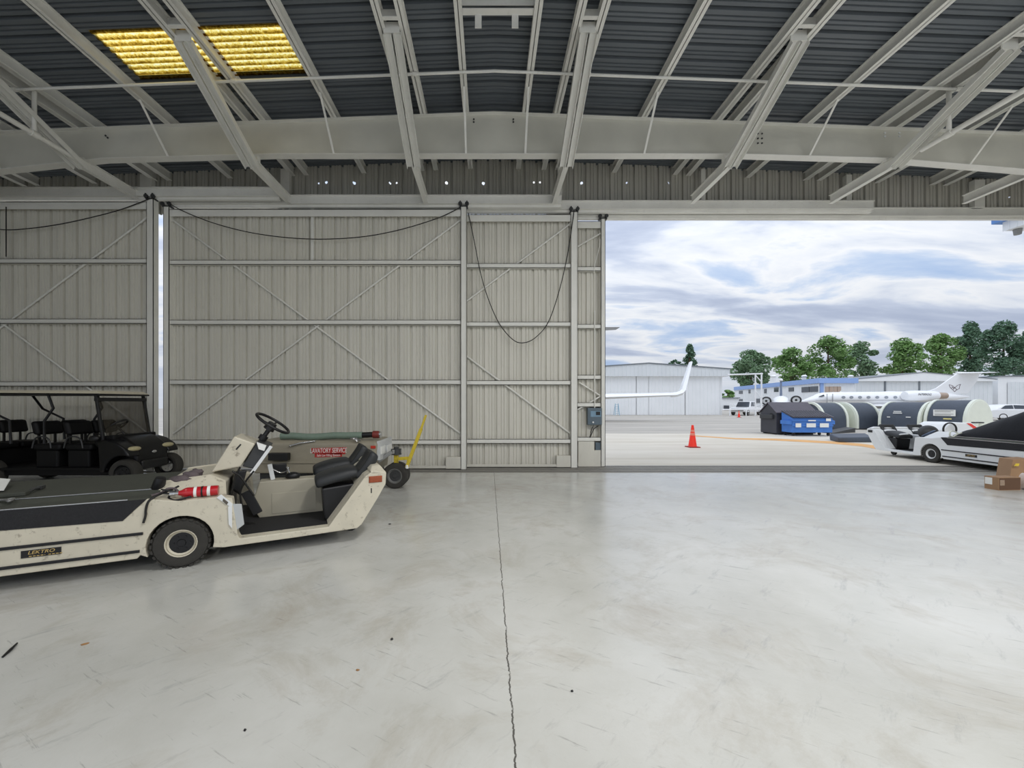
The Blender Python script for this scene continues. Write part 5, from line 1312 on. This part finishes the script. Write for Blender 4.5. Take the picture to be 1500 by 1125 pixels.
# white sedan half hidden by the canvas
sy = 36.0
t = car('white sedan parked outside, half hidden by the black canvas at the right edge', 'car', 'car', (X_(1484,sy), sy, 0), math.radians(-14), 4.6,
    [(-2.3,.35),(-2.32,.85),(-2.1,1.0),(-1.3,1.02),(.9,.98),(2.0,.84),(2.3,.66),(2.3,.3),(1.9,.22),(-2.0,.22)], [(-1.9,.98),(-1.25,1.40),(-.3,1.47),(.35,1.40),(1.15,.96)], 1.8, M_jet, (-1.4,1.42),
    wins=([(-1.55,1.06),(-1.15,1.36),(-.65,1.40),(-.65,1.06)], [(-.58,1.06),(-.58,1.40),(.2,1.36),(.80,1.06)]))
mb = MB(); mb.hexa([(.44,-.66,1.36),(.44,.66,1.36),(1.1,.74,1.02),(1.1,-.74,1.02),(.47,-.66,1.40),(.47,.66,1.40),(1.16,.74,1.03),(1.16,-.74,1.03)]); mb.build('windshield', M_win, t)
done()
py_ = 51.0
t = car('white pickup truck parked far off between the white hangar and the office block', 'truck', 'pickup_truck', (X_(1093,py_), py_, 0), math.radians(-145), 5.2,
    [(-2.6,.55),(-2.6,1.05),(-.9,1.05),(1.2,1.05),(2.4,.95),(2.5,.55),(2.2,.42),(-2.5,.42)], [(-.95,1.0),(-.9,1.78),(.55,1.78),(1.1,1.02)], 1.85, M_jet, (-1.6,1.65), wr=.38,
    wins=([(-.75,1.15),(-.75,1.68),(-.25,1.68),(-.25,1.15)], [(-.12,1.15),(-.12,1.68),(.42,1.68),(.8,1.15)]))
mb = MB(); mb.hexa([(.60,-.66,1.70),(.60,.66,1.70),(1.05,.74,1.10),(1.05,-.74,1.10),(.66,-.66,1.72),(.66,.66,1.72),(1.13,.74,1.11),(1.13,-.74,1.11)]); mb.build('windshield', M_win, t)
mb = MB(); mb.box(2.46,-.7,.62,2.53,.7,.86); mb.build('grille', M_dkgrey, t)
done()

# ================================================================ gantry, buildings
gy = 48.0
t = thing('pipe_gantry', 'white pipe gantry with a long top beam beside the far white hangar', 'gantry', (X_(1110,gy), gy, 0))
def bar_(a, b, r, nm): mb = MB(); mb.tube([P(a[0],a[1],gy), P(b[0],b[1],gy)], r, 8); mb.build(nm, M_jet, t, smooth=50)
bar_((1106.5,609),(1106.5,548),.08,'post'); bar_((1115.5,609),(1115.5,546),.09,'post')
bar_((1066,549),(1117,547.5),.09,'top_beam'); bar_((1107,550),(1114,558),.06,'diagonal'); bar_((1107,573),(1114,582),.06,'diagonal')
bar_((1058,600),(1118,599.6),.08,'low_rail'); bar_((1069,609),(1069,600),.08,'rail_post'); bar_((1093,609),(1093,600),.06,'rail_post')
done()

def ribbed(mb, a, b, z0, z1, step=.6, d=.04):   # ribbed wall between two ground points
    a, b = Vector(a), Vector(b); e = (b-a); Ln = e.length; e.normalize(); nn = Vector((e.y,-e.x,0)); nn = nn if nn.dot(-a) > 0 else -nn; n = max(2, int(Ln/step)); pr = None
    f0 = z0 if callable(z0) else (lambda q: z0); f1 = z1 if callable(z1) else (lambda q: z1)
    for i in range(n+1):
        for o, h in ((0,0),(.8,0),(.85,d),(.95,d)):
            u = min(1, (i+o)/n); p = a+e*Ln*u+nn*h; c = mb.verts([(p.x,p.y,f0(u)), (p.x,p.y,f1(u))])
            if pr: mb.bm.faces.new((pr[0],c[0],c[1],pr[1]))
            pr = c
            if u == 1: break
BY = 51.6
t = thing('hangar_building', 'far white metal hangar with closed doors, nearest building left of the gantry', 'building', (X_(948,BY), BY+8, 0))
xl, xr, xm = X_(828,BY), X_(1059,BY), X_(948,BY)
ze = Z_(541.5,BY); zr_ = Z_(533.2,BY); zd = Z_(551.5,BY)
roof = lambda u: ze+(zr_-ze)*(1-abs((xl+(xr+.6-xl)*u-xm)/(xm-xl)))
mb = MB(); ribbed(mb, (xl-.3,BY-.5,0), (xr+.6,BY-.5,0), zd, roof, .5); mb.build('fascia', M_bldgg, t)
mb = MB(); mb.prism([(xl-.3,BY-.4,zd),(xr+.6,BY-.4,zd),(xr+.6,BY-.4,ze),(xm,BY-.4,zr_),(xl-.3,BY-.4,ze)], (0,26,0)); mb.box(xl,BY+.2,0,xr,BY+25,zd); mb.build('body', M_bldg, t)
dx = [xl, X_(932,BY), X_(950,BY), X_(1003.5,BY), X_(1054,BY)]
for i, (a, b) in enumerate(zip(dx, dx[1:])):
    mb = MB(); ribbed(mb, (a+.03,BY-.05*(i % 2),0), (b-.03,BY-.05*(i % 2),0), .02, zd, .45); mb.build('door_leaf', M_bldg, t)
mb = MB()
for a, b in (((xl-.4,ze),(xm,zr_)),((xm,zr_),(xr+.7,ze))): mb.hexa([(a[0],BY-.6,a[1]),(b[0],BY-.6,b[1]),(b[0],BY+26,b[1]),(a[0],BY+26,a[1]),(a[0],BY-.6,a[1]+.14),(b[0],BY-.6,b[1]+.14),(b[0],BY+26,b[1]+.14),(a[0],BY+26,a[1]+.14)])
mb.build('roof', M_steelb, t)
done()
q = P(903.5,609,BY-1.2)
t = thing('step_ladder', 'small pale blue step ladder standing before the far white hangar', 'ladder', (q.x,q.y,0))
M_lad = mat('pale_blue_ladder', (150,186,206), .5)
for sx in (-.26,.26):
    mb = MB(); mb.bar((q.x+sx,q.y-.3,0), (q.x+sx*.7,q.y,1.5), .06, .06); mb.build('rail', M_lad, t)
    mb = MB(); mb.bar((q.x+sx,q.y+.4,0), (q.x+sx*.7,q.y,1.5), .05, .05); mb.build('rear_leg', M_lad, t)
for k in range(1,6):
    mb = MB(); f_ = k/5.5; mb.box(q.x-.25+.06*f_, q.y-.3+.3*f_-.05, 1.5*f_-.02, q.x+.25-.06*f_, q.y-.3+.3*f_+.05, 1.5*f_+.02); mb.build('tread', M_lad, t)
done()

# office block with a blue roof band, receding to the left, then the long hangars
zb1, zb0 = 6.0, 5.1
OA = Vector((X_(1075.5,111),111,0)); OB = Vector((X_(1200,71),71,0)); OC = Vector((X_(1253,71),71,0))
t = thing('office_building', 'two-storey white office block with a pale blue roof band and small dark windows', 'building', OB)
mb = MB(); ribbed(mb, OA, OB, 0, 5.3, 1.6, .05); back = Vector((4,6,0))
mb.hexa([OA+Vector((.5,.0,0)), OB+Vector((.5,.0,0)), OB+back, OA+back, OA+Vector((.5,.0,5.3)), OB+Vector((.5,.0,5.3)), OB+back+Vector((0,0,5.3)), OA+back+Vector((0,0,5.3))]); mb.build('wall', M_bldg, t)
mb = MB(); ribbed(mb, OB, OC, 0, 5.3, 1.2, .05); mb.hexa([p+Vector((0,0,0)) for p in (OB+Vector((.4,.2,0)), OC+Vector((0,.2,0)), OC+Vector((2.2,13,0)), OB+Vector((3.9,13,0)))]+[p+Vector((0,0,5.3)) for p in (OB+Vector((.4,.2,0)), OC+Vector((0,.2,0)), OC+Vector((2.2,13,0)), OB+Vector((3.9,13,0)))]); mb.build('wall', M_bldg, t)
mb = MB(); nn = Vector((-.5,-.6,0)); mb.hexa([OA+nn+Vector((0,0,zb0)), OB+nn+Vector((0,0,zb0)), OB+back+Vector((0,0,zb0)), OA+back+Vector((0,0,zb0)), OA+nn+Vector((0,0,zb1)), OB+nn+Vector((0,0,zb1)), OB+back+Vector((0,0,zb1)), OA+back+Vector((0,0,zb1))])
mb.hexa([p+Vector((0,0,zb0)) for p in (OB+Vector((-.5,-.6,0)), OC+Vector((0,-.6,0)), OC+Vector((2.2,13,0)), OB+Vector((3.9,13,0)))]+[p+Vector((0,0,zb1)) for p in (OB+Vector((-.5,-.6,0)), OC+Vector((0,-.6,0)), OC+Vector((2.2,13,0)), OB+Vector((3.9,13,0)))]); mb.build('roof_band', M_fascia, t)
def win_on(a, b, px0, px1, z0, z1, nm='window', m=M_win, par=None):
    a, b = Vector(a), Vector(b); e = b-a
    def hit(px):
        k = (px-PX)/F; u = (k*a.y-a.x)/(e.x-k*e.y); return a+e*u
    p0, p1 = hit(px0), hit(px1); n_ = Vector((e.y,-e.x,0)).normalized(); n_ = n_ if n_.dot(-p0) > 0 else -n_
    mb = MB(); o_ = n_*.12
    mb.prism([p0+o_+Vector((0,0,z0)), p1+o_+Vector((0,0,z0)), p1+o_+Vector((0,0,z1)), p0+o_+Vector((0,0,z1))], -n_*.1); return mb.build(nm, m, par or t)
for px0, px1, za, zb_ in ((1083,1088,4.0,4.8),(1097,1099.5,4.0,4.9),(1120,1123,3.8,4.8),(1134.5,1141,4.0,4.9),(1156,1163,3.9,4.7),(1175,1186,3.6,4.6),(1187,1199,3.6,4.6),(1083,1088,1.8,2.6),(1108,1113,1.6,2.6)): win_on(OA, OB, px0, px1, za, zb_)
for k in range(4): win_on(OB, OC, 1208.5+k*5.9, 1213.6+k*5.9, 3.2, 4.5, m=mat('tan_blind', (190,168,150), .5) if k == 0 else bpy.data.materials['tan_blind'])
mb = MB(); mb.box(X_(1202,70.8), 70.7, 0, X_(1206,70.8), 70.9, 5.2); mb.build('blue_pilaster', M_fascia, t)
for px in (1133, 1178, 1246):
    mb = MB(); p = P(px, 549 if px > 1150 else 560, 78); mb.cyl((p.x,78,5.9), (p.x,78,6.7), .35, n=10); mb.blob((p.x,78,6.8), (.5,.5,.3), 10); mb.build('roof_vent', M_jet, t, smooth=40)
done()
t = thing('annex_building', 'low white annex between the far white hangar and the office block', 'building', (X_(1068,84), 84, 0))
mb = MB(); ribbed(mb, (X_(1040,84),84,0), (X_(1082,84),84,0), 0, Z_(583,84), 1.2); mb.box(X_(1040,84), 84.2, 0, X_(1082,84), 92, Z_(583,84)); mb.build('wall', M_bldg, t)
mb = MB(); mb.box(X_(1040,84), 83.7, Z_(583.5,84), X_(1083,84), 92, Z_(582.3,84)); mb.build('roof', M_steelb, t)
mb = MB(); mb.box(X_(1060,84), 83.7, .0, X_(1067,84), 83.95, Z_(594,84)); mb.build('doorway', M_win, t)
done()
HB = 74.0
t = thing('hangar_building', 'long pale hangar with a low gable roof behind the large jet', 'building', (X_(1350,HB), HB+10, 0))
xl, xr, xm = X_(1250,HB), X_(1454,HB), X_(1349,HB); ze, zr_ = Z_(556,HB), Z_(546,HB)
mb = MB(); ribbed(mb, (xl,HB,0), (xr,HB,0), 0, Z_(557.5,HB), .8); mb.prism([(xl,HB+.2,0),(xr,HB+.2,0),(xr,HB+.2,ze),(xm,HB+.2,zr_),(xl,HB+.2,ze)], (0,24,0)); mb.build('wall', M_bldgg, t)
rf = lambda u: ze+(zr_-ze)*(1-abs(2*u-1)) 
mb = MB(); mb.prism([(xl-.2,HB-.5,Z_(558.5,HB)),(xr+.1,HB-.5,Z_(558.5,HB)),(xr+.1,HB-.5,ze),(xm,HB-.5,zr_),(xl-.2,HB-.5,ze)], (0,.5,0)); mb.build('fascia', M_bldg, t)
mb = MB()
for a, b in (((xl-.3,ze),(xm,zr_)),((xm,zr_),(xr+.2,ze))): mb.hexa([(a[0],HB-.6,a[1]),(b[0],HB-.6,b[1]),(b[0],HB+24,b[1]),(a[0],HB+24,a[1]),(a[0],HB-.6,a[1]+.12),(b[0],HB-.6,b[1]+.12),(b[0],HB+24,b[1]+.12),(a[0],HB+24,a[1]+.12)])
mb.build('roof', M_steelb, t)
for px in (1296, 1346):
    mb = MB(); mb.box(X_(px,HB)-.15, HB-.12, 0, X_(px,HB)+.15, HB, Z_(558,HB)); mb.build('door_seam', M_steelb, t)
done()
HC = 77.0
t = thing('hangar_building', 'white block hangar at the right photo edge behind the white sedan', 'building', (X_(1480,HC), HC+8, 0))
xl, xr = X_(1462,HC), X_(1600,HC)
mb = MB(); mb.box(xl, HC, 0, xr, HC+20, Z_(551.5,HC)); mb.build('wall', M_bldg, t)
mb = MB(); ribbed(mb, (X_(1475,HC),HC-.1,0), (X_(1590,HC),HC-.1,0), 0, Z_(560,HC), .8); mb.build('door_leaf', M_bldgg, t)
mb = MB(); mb.hexa([(xl-.2,HC-.3,Z_(551.8,HC)),(xr,HC-.3,Z_(548,HC)),(xr,HC+20,Z_(548,HC)),(xl-.2,HC+20,Z_(551.8,HC)),(xl-.2,HC-.3,Z_(550.6,HC)),(xr,HC-.3,Z_(546.5,HC)),(xr,HC+20,Z_(546.5,HC)),(xl-.2,HC+20,Z_(550.6,HC))]); mb.build('roof', M_steelb, t)
mb = MB(); mb.box(xl-1.2, HC+2, 0, xl, HC+12, Z_(556,HC)); mb.build('link_wall', M_steelb, t)
done()

# neighbouring door canopy, its corner showing high at the right
cy_ = 25.0
t = thing('door_canopy', 'blue-trimmed white canopy corner of a neighbouring hangar high at the right', 'canopy', (38, cy_, 0))
xl = X_(1469,cy_); zl, zh = Z_(339.5,cy_), Z_(322,cy_)+.8
mb = MB(); ribbed(mb, (xl-.02,cy_,0), (xl-.02,cy_-10,0), zl, zh, .35, .04); mb.hexa([(xl,cy_-10,zl),(xl+14,cy_-10,zl),(xl+14,cy_-.1,zl),(xl,cy_-.1,zl),(xl,cy_-10,zh),(xl+14,cy_-10,zh),(xl+14,cy_-.1,zh),(xl,cy_-.1,zh)]); mb.build('fascia', M_bldg, t)
mb = MB(); mb.box(xl-.35, cy_-10.2, Z_(326,cy_), xl+14, cy_+.3, zh+.2); mb.build('blue_trim', mat('strong_blue_trim', (96,142,206), .5), t)
mb = MB(); mb.lathe([(0,0),(.16,0),(.20,.35),(0,.35)], (xl+.4, cy_-.4, zl-.35), (0,0,1), 14); mb.build('flood_lamp', M_grey, t)
for xx in (xl+9, xl+13.5):
    mb = MB(); mb.box(xx-.2, cy_-9, 0, xx+.2, cy_-8.6, zl); mb.build('post', M_bldg, t)
done()

# ================================================================ trees
def tree(name, label, px, pb, pt, w_px, Y, m, seed, kind='round', n_clump=30, leaves=5200, grp='trees beyond the far buildings'):
    rnd = random.Random(seed)
    x = X_(px, Y); zt = Z_(pt, Y); zb = Z_(pb, Y); wd = w_px*Y/F/2
    t = thing(name, label, 'tree', (x, Y, 0), group=grp)
    mb = MB(); mb.tube([(x,Y,0),(x+.1,Y,zb*.6),(x,Y,(zb+zt)/2),(x,Y,zt-.8)], [.38,.30,.18,.05], 8)
    clumps = []
    hgt = zt-zb
    for k in range(n_clump):
        u = (k+.5)/n_clump
        if kind == 'cone':
            z_ = zb+hgt*u; r_ = wd*(1-u*.92); a = rnd.uniform(0,2*math.pi); rr = r_*rnd.uniform(.35,.9); cs = (max(.5, r_*.42), max(.5,r_*.42), hgt*.05+.3)
        else:
            z_ = zb+hgt*(.06+.88*u); prof = math.sin(math.pi*min(1,.16+u*.86))**.7
            a = rnd.uniform(0,2*math.pi); rr = wd*prof*math.sqrt(rnd.uniform(.1,1))*.86; q = rnd.uniform(.62,1.15); cs = (wd*.36*q, wd*.36*q, hgt*.125*q)
        c = Vector((x+rr*math.cos(a), Y+rr*math.sin(a)*.9, z_)); clumps.append((c, cs))
        if k % 3 == 0 or kind == 'cone': mb.tube([(x,Y,max(zb*.6, z_-hgt*.18)), c], [.10,.03], 5)
    mb.build('trunk', M_bark, t, smooth=50)
    mb = MB(); per = leaves//n_clump; ls = Y/F*3.3
    for c, cs in clumps:
        for _ in range(per):
            v = Vector((rnd.gauss(0,1), rnd.gauss(0,1), rnd.gauss(0,1))); v.normalize(); k = rnd.uniform(.45,1.0)**.5
            p = c+Vector((v.x*cs[0]*k, v.y*cs[1]*k, v.z*cs[2]*k))
            a = Vector((rnd.uniform(-1,1), rnd.uniform(-1,1), rnd.uniform(-.6,.6))).normalized(); b = a.cross(Vector((rnd.uniform(-1,1), rnd.uniform(-1,1), rnd.uniform(-1,1)))).normalized()
            s_ = ls*rnd.uniform(.55,1.25)
            mb.poly([p-a*s_*.6, p+b*s_*.32, p+a*s_*.6, p-b*s_*.32])
    mb.build('crown', m, t, recalc=False); done()
tree('pine_tree', 'dark narrow pine rising behind the roof of the far white hangar', 1010, 545, 507, 30, 88, M_leafC, 1, 'cone', 30, 2200)
tree('tree', 'low bushy tree top just left of the dark narrow pine', 988, 540, 527, 18, 88, M_leafC, 2, n_clump=8, leaves=700)
tree('tree', 'loose green tree behind the white pipe gantry', 1100, 566, 513, 58, 134, M_leafA, 3, n_clump=26, leaves=6500)
tree('tree', 'rounded mid-green tree left in the tall clump over the office block', 1158, 560, 511, 58, 112, M_leafB, 4, n_clump=28)
tree('tree', 'broad tall tree in the middle over the blue office roof band', 1213, 556, 493, 66, 112, M_leafB, 5, n_clump=34, leaves=6500)
tree('tree', 'airy tree right of the broad tall tree, with sky through its crown', 1262, 556, 502, 48, 128, M_leafA, 6, n_clump=20, leaves=3800)
tree('tree', 'rounded tree standing alone after the gap, left of the tall pair', 1322, 552, 498, 60, 126, M_leafB, 7, n_clump=28, leaves=5400)
tree('tree', 'mid-green tree over the gable of the long pale hangar', 1378, 552, 490, 56, 106, M_leafB, 8, n_clump=28, leaves=5600)
tree('tree', 'tall dark tree above the fin of the large jet', 1421, 548, 474, 42, 128, M_leafC, 9, n_clump=28, leaves=5600)
tree('tree', 'tallest wide dark tree at the right photo edge', 1470, 550, 472, 66, 104, M_leafC, 10, n_clump=38, leaves=8000)
tree('tree', 'dark tree cut by the right photo edge', 1512, 552, 480, 50, 126, M_leafC, 11, n_clump=26, leaves=6500)
tree('shrub', 'green shrub showing over the low white annex', 1066, 588, 571, 24, 100, M_leafB, 12, n_clump=12, leaves=1100, grp='')

# ================================================================ light
ld = bpy.data.lights.new('veiled_sun', 'SUN'); ld.energy = SUN_E; ld.angle = math.radians(40); ld.color = (1, .97, .92)
lo = bpy.data.objects.new('veiled_sun', ld); COL.objects.link(lo); lo.rotation_euler = (math.radians(24), math.radians(16), 0)
def fill_light(x, y, e, z=7.0):  # unseen area light without a fixture, added to brighten the interior
    l = bpy.data.lights.new('interior_fill_light', 'AREA'); l.shape = 'DISK'; l.size = .9; l.energy = e; l.color = (1, .995, .98)
    o = bpy.data.objects.new('interior_fill_light', l); COL.objects.link(o); o.location = (x, y, z)
for x, k in ((-6, .25), (2, 1.0), (8.5, 1.15), (14, .8)):
    for y in (-5.5, 1.5): fill_light(x, y, FILL_E*k)
